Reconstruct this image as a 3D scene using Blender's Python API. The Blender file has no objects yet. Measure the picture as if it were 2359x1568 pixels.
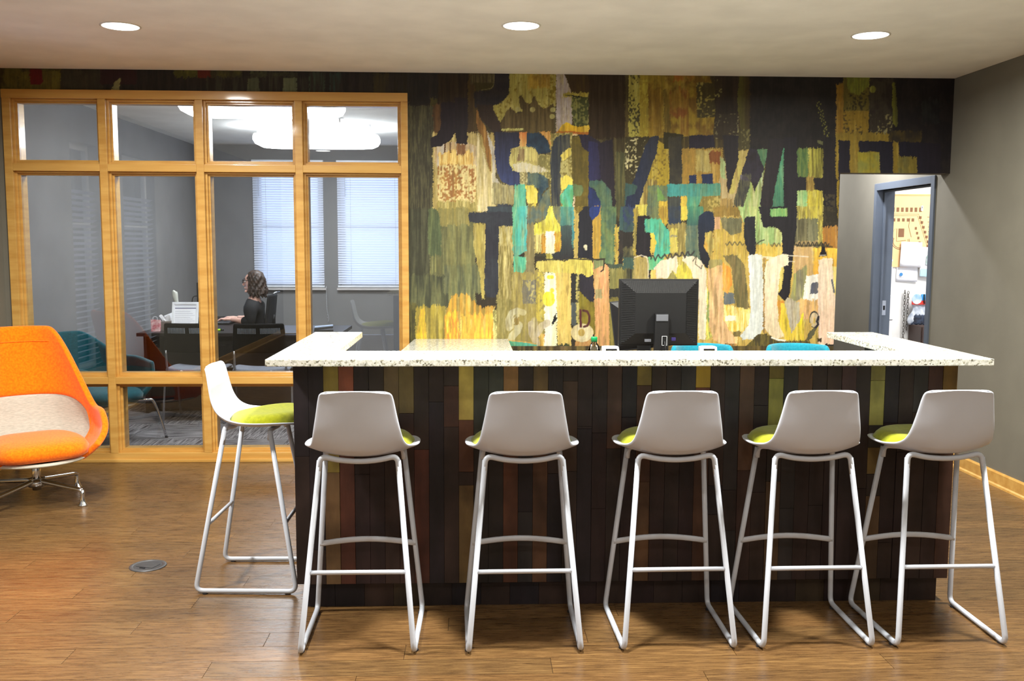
import bpy, bmesh, math, random
import numpy as np
from mathutils import Vector, Matrix, noise as mnoise
random.seed(7); rng = np.random.default_rng(7)
R = math.radians
C = bpy.context.scene.collection
sc = bpy.context.scene

# ------------------------------------------------------------------ camera
F_PX, YAW, PITCH, ROLL, CAM_H = 2180.93, .0391, .1013, .0039, 1.4995
_s, _c, _sp, _cp = math.sin(YAW), math.cos(YAW), math.sin(PITCH), math.cos(PITCH)
_R = Vector((_c, -_s, 0)); _F = Vector((_cp*_s, _cp*_c, -_sp)); _U = Vector((_sp*_s, _sp*_c, _cp))
_R2 = math.cos(ROLL)*_R + math.sin(ROLL)*_U; _U2 = math.cos(ROLL)*_U - math.sin(ROLL)*_R
cam_data = bpy.data.cameras.new('camera'); cam = bpy.data.objects.new('camera', cam_data); C.objects.link(cam)
cam_data.sensor_width = 36; cam_data.lens = 36*F_PX/2359; cam_data.clip_start = .05; cam_data.clip_end = 60
M = Matrix.Identity(4)
for i in range(3):
    M[i][0] = _R2[i]; M[i][1] = _U2[i]; M[i][2] = -_F[i]
M[2][3] = CAM_H
cam.matrix_world = M
sc.camera = cam

# ------------------------------------------------------------------ view, world, lights
vs = sc.view_settings
vs.view_transform = 'Standard'; vs.look = 'None'; vs.gamma = 1; vs.exposure = 0.72; vs.use_curve_mapping = False
cy = sc.cycles
cy.use_denoising = True; cy.max_bounces = 9; cy.diffuse_bounces = 5; cy.glossy_bounces = 5
cy.transmission_bounces = 8; cy.transparent_max_bounces = 12; cy.sample_clamp_indirect = 4
cy.caustics_reflective = False; cy.caustics_refractive = False
world = bpy.data.worlds.new('sky'); sc.world = world; world.use_nodes = True
bg = world.node_tree.nodes['Background']; bg.inputs[0].default_value = (.55, .68, 1, 1); bg.inputs[1].default_value = 2.2

WARM = (1, .99, .92); COOL = (.86, .90, 1.0)
DOWNLIGHTS = [(-1.872, 5.22), (.241, 5.09), (2.149, 5.21)]
HIDDEN_DOWNLIGHTS = [(x, y) for y in (3.3, 1.2, -1.2) for x in (-1.872, .241, 2.149)]
W_VISIBLE, W_HIDDEN = 26, {3.3: 60, 1.2: 8, -1.2: 14}
CEIL = 2.638
CORRIDOR_W = 34
def area_disc(name, loc, size, power, col, spread=170, rot=(0, 0, 0)):
    l = bpy.data.lights.new(name, 'AREA'); l.shape = 'DISK'; l.size = size; l.energy = power; l.color = col; l.spread = R(spread)
    o = bpy.data.objects.new(name, l); C.objects.link(o); o.location = loc; o.rotation_euler = rot
    return o
for x, y in DOWNLIGHTS: area_disc('downlight_lamp', (x, y, CEIL-.005), .184, W_VISIBLE, WARM)
for x, y in HIDDEN_DOWNLIGHTS: area_disc('downlight_lamp', (x, y, CEIL-.005), .18, W_HIDDEN[y], WARM)
OFFICE_EMIT, STORE_W = 21.0, 40

# ------------------------------------------------------------------ helpers
def lin(c):
    c = np.asarray(c, dtype=float)/255
    return np.where(c <= .04045, c/12.92, ((c+.055)/1.055)**2.4)
def L4(c, k=1): 
    v = lin(c)*k
    return (float(v[0]), float(v[1]), float(v[2]), 1)
_m = {}
def mat(name, col, rough=.5, metal=0, vary=.06, scale=8, stretch=(1, 1, 1), bump=0, bscale=60, spec=.5, col2=None, coat=0, sheen=0, trans=0, coord='Object', emit=None, estr=0, detail=4, alpha=1, ior=1.45):
    m = bpy.data.materials.new(name); m.use_nodes = True; nt = m.node_tree; N = nt.nodes; K = nt.links
    b = N['Principled BSDF']
    tc = N.new('ShaderNodeTexCoord'); mp = N.new('ShaderNodeMapping'); mp.inputs['Scale'].default_value = stretch
    K.new(tc.outputs[coord], mp.inputs[0])
    nz = N.new('ShaderNodeTexNoise'); nz.inputs['Scale'].default_value = scale; nz.inputs['Detail'].default_value = detail
    K.new(mp.outputs[0], nz.inputs['Vector'])
    rp = N.new('ShaderNodeValToRGB'); K.new(nz.outputs['Fac'], rp.inputs[0])
    a = L4(col); c2 = L4(col2) if col2 is not None else None
    if c2 is None:
        rp.color_ramp.elements[0].color = tuple(max(0, v*(1-vary)) for v in a[:3])+(1,)
        rp.color_ramp.elements[1].color = tuple(min(1, v*(1+vary)) for v in a[:3])+(1,)
    else:
        rp.color_ramp.elements[0].color = a; rp.color_ramp.elements[1].color = c2
    rp.color_ramp.elements[0].position = .35; rp.color_ramp.elements[1].position = .65
    K.new(rp.outputs[0], b.inputs['Base Color'])
    b.inputs['Roughness'].default_value = rough; b.inputs['Metallic'].default_value = metal
    b.inputs['Specular IOR Level'].default_value = spec; b.inputs['Coat Weight'].default_value = coat
    b.inputs['Coat Roughness'].default_value = .08; b.inputs['Sheen Weight'].default_value = sheen
    b.inputs['Transmission Weight'].default_value = trans; b.inputs['IOR'].default_value = ior
    b.inputs['Alpha'].default_value = alpha
    if emit is not None:
        b.inputs['Emission Color'].default_value = L4(emit); b.inputs['Emission Strength'].default_value = estr
    if bump:
        n2 = N.new('ShaderNodeTexNoise'); n2.inputs['Scale'].default_value = bscale; n2.inputs['Detail'].default_value = 3
        K.new(mp.outputs[0], n2.inputs['Vector'])
        bp = N.new('ShaderNodeBump'); bp.inputs['Strength'].default_value = bump; bp.inputs['Distance'].default_value = .002
        K.new(n2.outputs['Fac'], bp.inputs['Height']); K.new(bp.outputs[0], b.inputs['Normal'])
    m['_ramp'] = rp.name
    _m[name] = m
    return m

def tag(o, label=None, cat=None, group=None, kind=None):
    if label: o['label'] = label
    if cat: o['category'] = cat
    if group: o['group'] = group
    if kind: o['kind'] = kind
    return o
def thing(name, label, cat, loc=(0, 0, 0), rz=0, group=None, kind=None):
    o = bpy.data.objects.new(name, None); C.objects.link(o); o.empty_display_size = .1
    o.location = loc; o.rotation_euler = (0, 0, rz)
    return tag(o, label, cat, group, kind)
def obj(name, bm, m, parent=None, smooth=False, kind=None, angle=None):
    me = bpy.data.meshes.new(name)
    if isinstance(bm, bmesh.types.BMesh):
        bm.to_mesh(me); bm.free()
    else:
        v, f = bm; me.from_pydata(v, [], f); me.update()
    for mm in (m if isinstance(m, (list, tuple)) else [m]): me.materials.append(mm)
    if smooth:
        me.polygons.foreach_set('use_smooth', [True]*len(me.polygons))
        if angle: 
            try: me.set_sharp_from_angle(angle=R(angle))
            except Exception: pass
    o = bpy.data.objects.new(name, me); C.objects.link(o)
    if parent is not None: o.parent = parent
    if kind: o['kind'] = kind
    return o
def box(bm, x0, x1, y0, y1, z0, z1, bev=0, mi=0):
    vs_ = [bm.verts.new((x, y, z)) for x in (x0, x1) for y in (y0, y1) for z in (z0, z1)]
    fs = []
    for idx in ((0, 1, 3, 2), (4, 6, 7, 5), (0, 4, 5, 1), (2, 3, 7, 6), (0, 2, 6, 4), (1, 5, 7, 3)):
        f = bm.faces.new([vs_[i] for i in idx]); f.material_index = mi; fs.append(f)
    if bev:
        es = list({e for f in fs for e in f.edges})
        bmesh.ops.bevel(bm, geom=es, offset=bev, segments=2, affect='EDGES', profile=.7)
    return bm
def mbox(*a, **k):
    return box(bmesh.new(), *a, **k)
def smooth_path(pts, n=6):
    """Catmull-Rom through the points"""
    P = [Vector(p) for p in pts]; out = []
    Q = [2*P[0]-P[1]]+P+[2*P[-1]-P[-2]]
    for i in range(1, len(Q)-2):
        p0, p1, p2, p3 = Q[i-1:i+3]
        for k in range(n):
            t = k/n
            out.append(.5*((2*p1)+(-p0+p2)*t+(2*p0-5*p1+4*p2-p3)*t*t+(-p0+3*p1-3*p2+p3)*t**3))
    out.append(P[-1]); return out
def fillet(pts, r, n=5):
    """polyline with rounded corners"""
    P = [Vector(p) for p in pts]; out = [P[0]]
    for i in range(1, len(P)-1):
        a, b, c = P[i-1], P[i], P[i+1]
        rr = min(r, (a-b).length*.48, (c-b).length*.48)
        s, e = b+(a-b).normalized()*rr, b+(c-b).normalized()*rr
        for k in range(n+1):
            t = k/n; out.append((1-t)**2*s+2*t*(1-t)*b+t*t*e)
    out.append(P[-1]); return out
def tube(bm, pts, r, seg=10, flat=1.0, caps=True, mi=0):
    P = [Vector(p) for p in pts]; rings = []
    up = None
    for i, p in enumerate(P):
        d = (P[min(i+1, len(P)-1)]-P[max(i-1, 0)]).normalized()
        if up is None:
            up = Vector((0, 0, 1)) if abs(d.z) < .9 else Vector((0, 1, 0))
        a = d.cross(up).normalized(); b = a.cross(d).normalized(); up = b
        rad = r[i] if isinstance(r, (list, tuple)) else r
        rings.append([bm.verts.new(p+rad*(math.cos(2*math.pi*k/seg)*a+flat*math.sin(2*math.pi*k/seg)*b)) for k in range(seg)])
    for i in range(len(rings)-1):
        for k in range(seg):
            f = bm.faces.new((rings[i][k], rings[i][(k+1) % seg], rings[i+1][(k+1) % seg], rings[i+1][k])); f.material_index = mi
    if caps:
        bm.faces.new(rings[0][::-1]).material_index = mi; bm.faces.new(rings[-1]).material_index = mi
    return bm
def mtube(*a, **k): return tube(bmesh.new(), *a, **k)
def lathe(bm, prof, cx=0, cy=0, seg=24, cap=True):
    rings = [[bm.verts.new((cx+r*math.cos(2*math.pi*k/seg), cy+r*math.sin(2*math.pi*k/seg), z)) for k in range(seg)] for r, z in prof]
    for i in range(len(rings)-1):
        for k in range(seg): bm.faces.new((rings[i][k], rings[i][(k+1) % seg], rings[i+1][(k+1) % seg], rings[i+1][k]))
    if cap: bm.faces.new(rings[0][::-1]); bm.faces.new(rings[-1])
    return bm
def grid_surface(fn, nu, nv, closed=False):
    V = [fn(i/(nu-1), j/(nv-1)) for j in range(nv) for i in range(nu)]
    Fc = [(j*nu+i, j*nu+i+1, (j+1)*nu+i+1, (j+1)*nu+i) for j in range(nv-1) for i in range(nu-1)]
    return V, Fc
def solid(o, t, offset=-1, sub=0, rim=True):
    s = o.modifiers.new('solid', 'SOLIDIFY'); s.thickness = t; s.offset = offset; s.use_rim = rim; s.use_even_offset = False
    if sub:
        m = o.modifiers.new('sub', 'SUBSURF'); m.levels = sub; m.render_levels = sub
    return o
def bevelm(o, w=.003, seg=2):
    b = o.modifiers.new('bevel', 'BEVEL'); b.width = w; b.segments = seg; b.limit_method = 'ANGLE'
    return o
def copy_tree(o, parent=None):
    c = o.copy(); C.objects.link(c)
    if parent is not None: c.parent = parent
    for ch in list(o.children): copy_tree(ch, c)
    return c
def text_obj(name, s, size, loc, rot, m, parent, ext=.0004, align='CENTER', sx=1):
    cu = bpy.data.curves.new(name, 'FONT'); cu.body = s; cu.size = size; cu.extrude = ext; cu.align_x = align; cu.align_y = 'CENTER'
    t = bpy.data.objects.new(name, cu); C.objects.link(t)
    dg = bpy.context.evaluated_depsgraph_get(); me = bpy.data.meshes.new_from_object(t.evaluated_get(dg))
    bpy.data.objects.remove(t)
    me.materials.clear(); me.materials.append(m)
    o = bpy.data.objects.new(name, me); C.objects.link(o); o.location = loc; o.rotation_euler = rot; o.scale = (sx, 1, 1); o.parent = parent
    return o
# ------------------------------------------------------------------ materials of the shell
def wallpaint(name, col, k=.05):
    return mat(name, col, rough=.85, vary=k, scale=3, bump=.15, bscale=220, spec=.2)
M_GREY = wallpaint('grey_wall_paint', (114, 110, 99))
M_GREYO = wallpaint('office_grey_paint', (122, 121, 121))
M_CEIL = wallpaint('white_ceiling_paint', (246, 245, 240))
M_WHITEP = wallpaint('white_paint', (235, 235, 232))
M_MAPLE = mat('honey_maple', (206, 162, 88), rough=.32, vary=.14, scale=5, stretch=(1, 1, 6), col2=(190, 142, 70), bump=.03, spec=.5, coat=.3)
M_MAPLEH = mat('honey_maple_rail', (206, 162, 88), rough=.32, scale=5, stretch=(.3, 4, 4), col2=(190, 142, 70), coat=.3)
M_SUBFLOOR = mat('floor_underlay', (66, 46, 28), rough=.9)
M_STEEL_BLUE = mat('blue_grey_door_steel', (84, 92, 104), rough=.4, vary=.03)

def floor_mats():
    out = []
    for i in range(5):
        tone = [(1, 1, 1), (.95, .95, .94), (1.05, 1.04, 1.02), (.98, .97, .96), (1.02, 1.0, .98)][i]
        m = bpy.data.materials.new('strand_floor_plank'); m.use_nodes = True; nt = m.node_tree; N = nt.nodes; K = nt.links
        b = N['Principled BSDF']; tc = N.new('ShaderNodeTexCoord'); mp = N.new('ShaderNodeMapping')
        mp.inputs['Scale'].default_value = (2.4, 40, 1); mp.inputs['Location'].default_value = (i*3.1, i*1.7, 0)
        K.new(tc.outputs['Object'], mp.inputs[0])
        n1 = N.new('ShaderNodeTexNoise'); n1.inputs['Scale'].default_value = 3.0; n1.inputs['Detail'].default_value = 9; n1.inputs['Roughness'].default_value = .72; n1.inputs['Distortion'].default_value = .6
        K.new(mp.outputs[0], n1.inputs['Vector'])
        rp = N.new('ShaderNodeValToRGB'); K.new(n1.outputs['Fac'], rp.inputs[0])
        e = rp.color_ramp.elements; e[0].position = .30; e[1].position = .74
        cs = [(58, 40, 26), (94, 69, 42), (118, 89, 54), (148, 118, 76)]
        cs = [tuple(min(255, v*t) for v, t in zip(c, tone)) for c in cs]
        e[0].color = L4(cs[0]); e[1].color = L4(cs[3])
        a = e.new(.44); a.color = L4(cs[1]); a = e.new(.57); a.color = L4(cs[2])
        n2 = N.new('ShaderNodeTexNoise'); n2.inputs['Scale'].default_value = 1.3; n2.inputs['Detail'].default_value = 3
        K.new(tc.outputs['Object'], n2.inputs['Vector'])
        mx = N.new('ShaderNodeMix'); mx.data_type = 'RGBA'; mx.blend_type = 'MULTIPLY'; mx.inputs[0].default_value = .45
        r2 = N.new('ShaderNodeValToRGB'); r2.color_ramp.elements[0].position = .3; r2.color_ramp.elements[1].position = .7
        r2.color_ramp.elements[0].color = (.62, .6, .58, 1); r2.color_ramp.elements[1].color = (1, 1, 1, 1)
        K.new(n2.outputs['Fac'], r2.inputs[0]); K.new(rp.outputs[0], mx.inputs[6]); K.new(r2.outputs[0], mx.inputs[7])
        K.new(mx.outputs[2], b.inputs['Base Color'])
        mr = N.new('ShaderNodeMapRange'); mr.inputs[3].default_value = .20; mr.inputs[4].default_value = .36
        K.new(n1.outputs['Fac'], mr.inputs[0]); K.new(mr.outputs[0], b.inputs['Roughness'])
        b.inputs['Specular IOR Level'].default_value = .55
        bp = N.new('ShaderNodeBump'); bp.inputs['Strength'].default_value = .10; bp.inputs['Distance'].default_value = .002
        K.new(n1.outputs['Fac'], bp.inputs['Height']); K.new(bp.outputs[0], b.inputs['Normal'])
        out.append(m)
    return out
M_FLOOR = floor_mats()

XL, XR, YW, YB = -3.16, 3.277, 6.5, -2.6          # left wall, right wall, mural wall, wall behind the camera
OY = 11.3                                           # far wall of the office
# floor of the lounge: planks laid along X
fl = thing('floor', None, None, kind='structure')
obj('underlay', mbox(XL-.1, XR+.1, YB, 6.68, -.05, -.006), M_SUBFLOOR, fl)
obj('underlay', mbox(2.40, XR+2.3, 6.68, 10.2, -.05, -.006), M_SUBFLOOR, fl)
PW, PL = .127, 1.22
plank_me = {}
for k in range(5):
    me = bpy.data.meshes.new('plank'); bm = mbox(0, PL-.0016, 0, PW-.0016, -.006, 0, bev=.0009); bm.to_mesh(me); bm.free(); me.materials.append(M_FLOOR[k]); plank_me[k] = me
row = 0; y = 2.55
while y < 6.62:
    x = XL - ((row*.437) % 1)*PL
    while x < XR:
        k = random.randrange(5)
        x0, x1 = max(x, XL), min(x+PL, XR)
        y1 = min(y+PW, 6.68)
        if x1-x0 > .02:
            if x0 == x and x1 == x+PL and y1 == y+PW:
                o = bpy.data.objects.new('plank', plank_me[k]); C.objects.link(o); o.location = (x, y, 0)
            else:
                o = obj('plank', mbox(0, x1-x0-.0016, 0, y1-y-.0016, -.006, 0, bev=.0009), M_FLOOR[k]); o.location = (x0, y, 0)
            o.parent = fl
        x += PL
    y += PW; row += 1
bm = bmesh.new()
y = 2.55-PW
while y > YB:
    x = XL - ((row*.437) % 1)*PL
    while x < XR:
        x0, x1 = max(x, XL), min(x+PL, XR)
        if x1-x0 > .02: box(bm, x0, x1-.0016, y, y+PW-.0016, -.006, 0)
        x += PL
    y -= PW; row += 1
for j in range(30):
    y = 6.68+j*PW
    if y < 10.1: box(bm, 2.42, XR+2.2, y, y+PW-.0016, -.006, 0)
obj('plank_field', bm, M_FLOOR[0], fl, kind='stuff')

# walls
def S(name, bm, m, parent=None):
    o = obj(name, bm, m, parent)
    if parent is None: o['kind'] = 'structure'
    return o
# left wall with two window openings (they show as reflections in the glazed screen)
LW = [(3.55, 4.40), (4.95, 5.50)]
LZ0, LZ1 = .45, 2.30
bm = bmesh.new()
ys = [YB, LW[0][0], LW[0][1], LW[1][0], LW[1][1], 6.55]
for i in (0, 2, 4): box(bm, XL-.15, XL, ys[i], ys[i+1], 0, CEIL)
for a, b_ in LW:
    box(bm, XL-.15, XL, a, b_, 0, LZ0); box(bm, XL-.15, XL, a, b_, LZ1, CEIL)
S('wall_left', bm, M_GREY)
S('wall_right', (lambda bm: (box(bm, XR, XR+.13, YB, 6.74, 0, CEIL), box(bm, XR, XR+.13, 7.68, 10.2, 0, CEIL), box(bm, XR, XR+.13, 6.74, 7.68, 1.945, CEIL), bm)[-1])(bmesh.new()), M_GREY)
S('wall_rear', mbox(XL-.15, XR+.13, YB-.12, YB, 0, CEIL), M_WHITEP)
# ceiling slab with round cut-outs for the downlights
def ceiling_mesh():
    bm = bmesh.new()
    holes = DOWNLIGHTS+HIDDEN_DOWNLIGHTS; r = .098
    xs = sorted({XL-.15, XR+2.4}|{h[0]-.15 for h in holes}|{h[0]+.15 for h in holes})
    ysl = sorted({YB-.12, 11.6}|{round(h[1]-.15, 4) for h in holes}|{round(h[1]+.15, 4) for h in holes})
    def isin(x0, x1, y0, y1):
        for h in holes:
            if abs((x0+x1)/2-h[0]) < .15 and abs((y0+y1)/2-h[1]) < .15: return h
    # plain cells
    done = set()
    for i in range(len(xs)-1):
        for j in range(len(ysl)-1):
            h = isin(xs[i], xs[i+1], ysl[j], ysl[j+1])
            if h is None:
                f = bm.faces.new([bm.verts.new(p) for p in ((xs[i], ysl[j], CEIL), (xs[i], ysl[j+1], CEIL), (xs[i+1], ysl[j+1], CEIL), (xs[i+1], ysl[j], CEIL))])
    for h in holes:
        n = 32; ring = []; outer = []
        for k in range(n):
            a = 2*math.pi*(k+.5)/n; c, s = math.cos(a), math.sin(a); q = .15/max(abs(c), abs(s))
            ring.append(bm.verts.new((h[0]+r*c, h[1]+r*s, CEIL))); outer.append(bm.verts.new((h[0]+q*c, h[1]+q*s, CEIL)))
        corners = {}
        for k in range(n):
            k2 = (k+1) % n
            a1 = outer[k].co; a2 = outer[k2].co
            same = abs(a1.x-a2.x) < 1e-5 or abs(a1.y-a2.y) < 1e-5
            if same: bm.faces.new((outer[k], ring[k], ring[k2], outer[k2]))
            else:
                cx = h[0]+math.copysign(.15, (a1.x+a2.x)/2-h[0]); cyy = h[1]+math.copysign(.15, (a1.y+a2.y)/2-h[1])
                cv = bm.verts.new((cx, cyy, CEIL)); bm.faces.new((outer[k], ring[k], ring[k2], outer[k2], cv))
        # can
        top = [bm.verts.new((v.co.x, v.co.y, CEIL+.02)) for v in ring]
    bmesh.ops.remove_doubles(bm, verts=bm.verts, dist=1e-4)
    bmesh.ops.recalc_face_normals(bm, faces=bm.faces)
    # roof slab above
    box(bm, XL-.15, XR+2.4, YB-.12, 11.6, CEIL+.10, CEIL+.16)
    return bm
o = S('ceiling', ceiling_mesh(), M_CEIL)
M_LENS = mat('lit_lens', (255, 255, 250), emit=(255, 253, 248), estr=4.0, vary=0)
M_TRIMW = mat('white_trim_ring', (225, 222, 214), rough=.4)
M_CAN = mat('white_reflector', (235, 235, 230), rough=.3)
for i, (x, y) in enumerate(DOWNLIGHTS):
    t = thing('downlight', ['round recessed downlight in the ceiling above the glazed office screen', 'round recessed downlight in the ceiling above the middle of the bar', 'round recessed downlight in the ceiling nearest the right wall'][i], 'ceiling light', (x, y, CEIL), group='recessed downlights')
    obj('trim_ring', lathe(bmesh.new(), [(.104, 0), (.104, -.003), (.097, -.005), (.092, -.002), (.092, 0)], seg=40, cap=False), M_TRIMW, t, True)
    obj('lens', lathe(bmesh.new(), [(.0, -.0035), (.093, -.0035)], seg=40, cap=False), M_LENS, t)
bm = bmesh.new()

# mural wall: thickness behind the printed face
bm = bmesh.new()
OPX0, OPZ = 2.508, 1.997
box(bm, -.452, OPX0, YW+.004, YW+.13, 0, CEIL)
box(bm, XL, -.452, YW+.004, YW+.13, 2.502, CEIL)
box(bm, OPX0, XR, YW+.004, YW+.13, OPZ, CEIL)
box(bm, XL, -3.118, YW+.0, YW+.13, 0, 2.502)
S('wall_mural', bm, M_GREY)
# corridor
S('wall_corridor', (lambda bm: (box(bm, 2.40, 2.5, YW+.13, 10.2, 0, CEIL), box(bm, 2.40, XR+.13, 10.2, 10.3, 0, CEIL), bm)[-1])(bmesh.new()), M_GREY)
# office shell
M_CARPET = mat('patterned_carpet', (52, 50, 52), rough=.95, scale=5, stretch=(1, 15, 1), col2=(150, 146, 146), bump=.5, bscale=300, detail=4, spec=.1)
fo = thing('floor_office', None, None, kind='structure')
T = .61
for i in range(6):
    for j in range(8):
        x0, y0 = XL+i*T-.1, 6.64+j*T
        if y0 > OY: continue
        o = obj('carpet_tile', mbox(0, T-.002, 0, min(T-.002, OY-y0), -.02, .004), M_CARPET, fo); 
        if (i+j) % 2: 
            o.location = (x0+T, y0, 0); o.rotation_euler = (0, 0, R(90))
            if OY-y0 < T: o.location = (x0, y0, 0); o.rotation_euler = (0, 0, 0)
        else: o.location = (x0, y0, 0)
BL = [(-2.60, -1.775, .985, 2.455), (-1.62, -.78, .985, 2.455)]
OXL, OXR = -3.27, -.30
bm = bmesh.new()
box(bm, OXL-.12, OXL, 6.63, OY+.15, 0, CEIL)
S('wall_office_left', bm, M_GREYO)
S('wall_office_right', mbox(OXR, OXR+.12, 6.63, OY+.15, 0, CEIL), M_GREYO)
bm = bmesh.new()
xs = [OXL, BL[0][0]+.03, BL[0][1]-.03, BL[1][0]+.03, BL[1][1]-.03, OXR]
for i in (0, 2, 4): box(bm, xs[i], xs[i+1], OY, OY+.15, 0, CEIL)
for a, b_ in ((xs[1], xs[2]), (xs[3], xs[4])):
    box(bm, a, b_, OY, OY+.15, 0, .985); box(bm, a, b_, OY, OY+.15, 2.42, CEIL)
S('wall_office_back', bm, M_GREYO)
# storage room behind the door
SX1, SY0, SY1 = 5.4, 5.9, 8.8
S('wall_storage', (lambda bm: (box(bm, XR+.13, SX1, SY1, SY1+.1, 0, CEIL), box(bm, SX1, SX1+.1, SY0, SY1, 0, CEIL), box(bm, XR+.13, SX1, SY0-.1, SY0, 0, CEIL), bm)[-1])(bmesh.new()), M_WHITEP)
for _y in (7.4, 9.2): area_disc('corridor_lamp', (2.88, _y, CEIL-.01), .18, CORRIDOR_W, (.95, .96, 1))
area_disc('storage_lamp', (4.3, 7.6, CEIL-.06), .9, STORE_W, (1, .98, .95))
# trims
def baseboard(name, p0, p1, nrm):
    """honey wood board with a shoe moulding"""
    p0, p1, n = Vector(p0), Vector(p1), Vector(nrm)
    prof = [(0, 0), (.024, 0), (.022, .012), (.014, .02), (.014, .085), (.008, .095), (0, .095)]
    bm = bmesh.new(); A = [bm.verts.new(p0+n*d+Vector((0, 0, z))) for d, z in prof]; B = [bm.verts.new(p1+n*d+Vector((0, 0, z))) for d, z in prof]
    k = len(prof)
    for i in range(k): bm.faces.new((A[i], A[(i+1) % k], B[(i+1) % k], B[i]))
    bm.faces.new(A[::-1]); bm.faces.new(B)
    bmesh.ops.recalc_face_normals(bm, faces=bm.faces)
    return S(name, bm, M_MAPLEH)
baseboard('baseboard_right', (XR, YB, 0), (XR, 6.66, 0), (-1, 0, 0))
baseboard('baseboard_left', (XL, YB, 0), (XL, 6.48, 0), (1, 0, 0))
baseboard('baseboard_back', (-.45, YW, 0), (2.508, YW, 0), (0, -1, 0))
baseboard('baseboard_office_left', (OXL, 6.65, 0), (OXL, OY, 0), (1, 0, 0))
baseboard('baseboard_office_back', (OXL, OY, 0), (OXR, OY, 0), (0, -1, 0))

# ------------------------------------------------------------------ glazed screen
M_GLASS = bpy.data.materials.new('clear_glass'); M_GLASS.use_nodes = True
_n = M_GLASS.node_tree.nodes; _k = M_GLASS.node_tree.links; _n.remove(_n['Principled BSDF'])
_t = _n.new('ShaderNodeBsdfTransparent'); _t.inputs[0].default_value = (.93, .95, .95, 1)
_g = _n.new('ShaderNodeBsdfGlossy'); _g.inputs['Roughness'].default_value = .0; _g.inputs[0].default_value = (1, 1, 1, 1)
_f = _n.new('ShaderNodeFresnel'); _f.inputs[0].default_value = 1.5
_nz = _n.new('ShaderNodeTexNoise'); _nz.inputs['Scale'].default_value = 1.5
_mm = _n.new('ShaderNodeMath'); _mm.operation = 'MULTIPLY'; _mm.inputs[1].default_value = 1.25; _k.new(_f.outputs[0], _mm.inputs[0])
_x = _n.new('ShaderNodeMixShader'); _k.new(_mm.outputs[0], _x.inputs[0]); _k.new(_t.outputs[0], _x.inputs[1]); _k.new(_g.outputs[0], _x.inputs[2])
_k.new(_x.outputs[0], _n['Material Output'].inputs[0])
win = thing('window_1', None, None, kind='structure')
FX0, FX1 = -3.118, -.452
YF, YR = 6.487, 6.66          # front and rear face of the timber
D1 = 6.56                     # glass plane
zs = [0, .062, .62, .545, 2.03, 1.965, 2.455, 2.502]
mull = [(-2.498, -2.447), (-1.862, -1.812), (-1.205, -1.155)]
def timber(name, x0, x1, z0, z1, m=M_MAPLE, y0=YF, y1=YR):
    o = obj(name, mbox(x0, x1, y0, y1, z0, z1, bev=.003), m, win); return o
timber('head', FX0, FX1, 2.445, 2.502, M_MAPLEH, YF-.006)
timber('sill', FX0, FX1, .0, .062, M_MAPLEH)
obj('shoe_moulding', mbox(FX0, FX1, YF-.02, YF, 0, .022, bev=.006), M_MAPLEH, win)
timber('jamb', FX0, FX0+.052, .062, 2.445)
timber('jamb', FX1-.046, FX1, .062, 2.445)
for a, b_ in mull: timber('mullion', a, b_, .062, 2.445)
bays = [(FX0+.052, mull[0][0]), (mull[0][1], mull[1][0]), (mull[1][1], mull[2][0]), (mull[2][1], FX1-.046)]
rails = [(.541, .588), (1.972, 2.022)]
for a, b_ in bays:
    for r0, r1 in rails: timber('transom', a, b_, r0, r1, M_MAPLEH)
rows = [(.062, .541), (.588, 1.972), (2.022, 2.445)]
for a, b_ in bays:
    for z0, z1 in rows:
        # stepped stops: front ring wide, second ring deeper
        for (w, ya, yb) in ((.014, YF+.030, D1-.006), (.026, YF+.052, D1-.004), (.022, D1+.004, YR-.02)):
            bm = bmesh.new()
            box(bm, a, a+w, ya, yb, z0, z1, bev=.002); box(bm, b_-w, b_, ya, yb, z0, z1, bev=.002)
            box(bm, a+w, b_-w, ya, yb, z0, z0+w, bev=.002); box(bm, a+w, b_-w, ya, yb, z1-w, z1, bev=.002)
            obj('glazing_bead', bm, M_MAPLE, win)
        obj('glass_pane', mbox(a+.005, b_-.005, D1-.003, D1+.003, z0+.005, z1-.005), M_GLASS, win)

# ------------------------------------------------------------------ window blinds
def blind_mat(name, col, tr, ts=0):
    m = bpy.data.materials.new(name); m.use_nodes = True; n = m.node_tree.nodes; k = m.node_tree.links
    b = n['Principled BSDF']; b.inputs['Base Color'].default_value = L4(col); b.inputs['Roughness'].default_value = .45
    t = n.new('ShaderNodeBsdfTranslucent'); t.inputs[0].default_value = L4(tr)
    nz = n.new('ShaderNodeTexNoise'); nz.inputs['Scale'].default_value = 2
    x = n.new('ShaderNodeMixShader'); x.inputs[0].default_value = .35
    k.new(b.outputs[0], x.inputs[1]); k.new(t.outputs[0], x.inputs[2]); k.new(x.outputs[0], n['Material Output'].inputs[0])
    return m
M_BLIND = blind_mat('white_blind_slat', (236, 240, 250), (225, 235, 255))
M_BLIND2 = blind_mat('shaded_blind_slat', (235, 238, 245), (215, 224, 240))
M_PLASTW = mat('white_plastic', (232, 234, 238), rough=.35)
M_FRAMEW = mat('white_window_frame', (215, 214, 210), rough=.5)
M_CORD = mat('pale_cord', (180, 182, 185), rough=.6)
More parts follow.
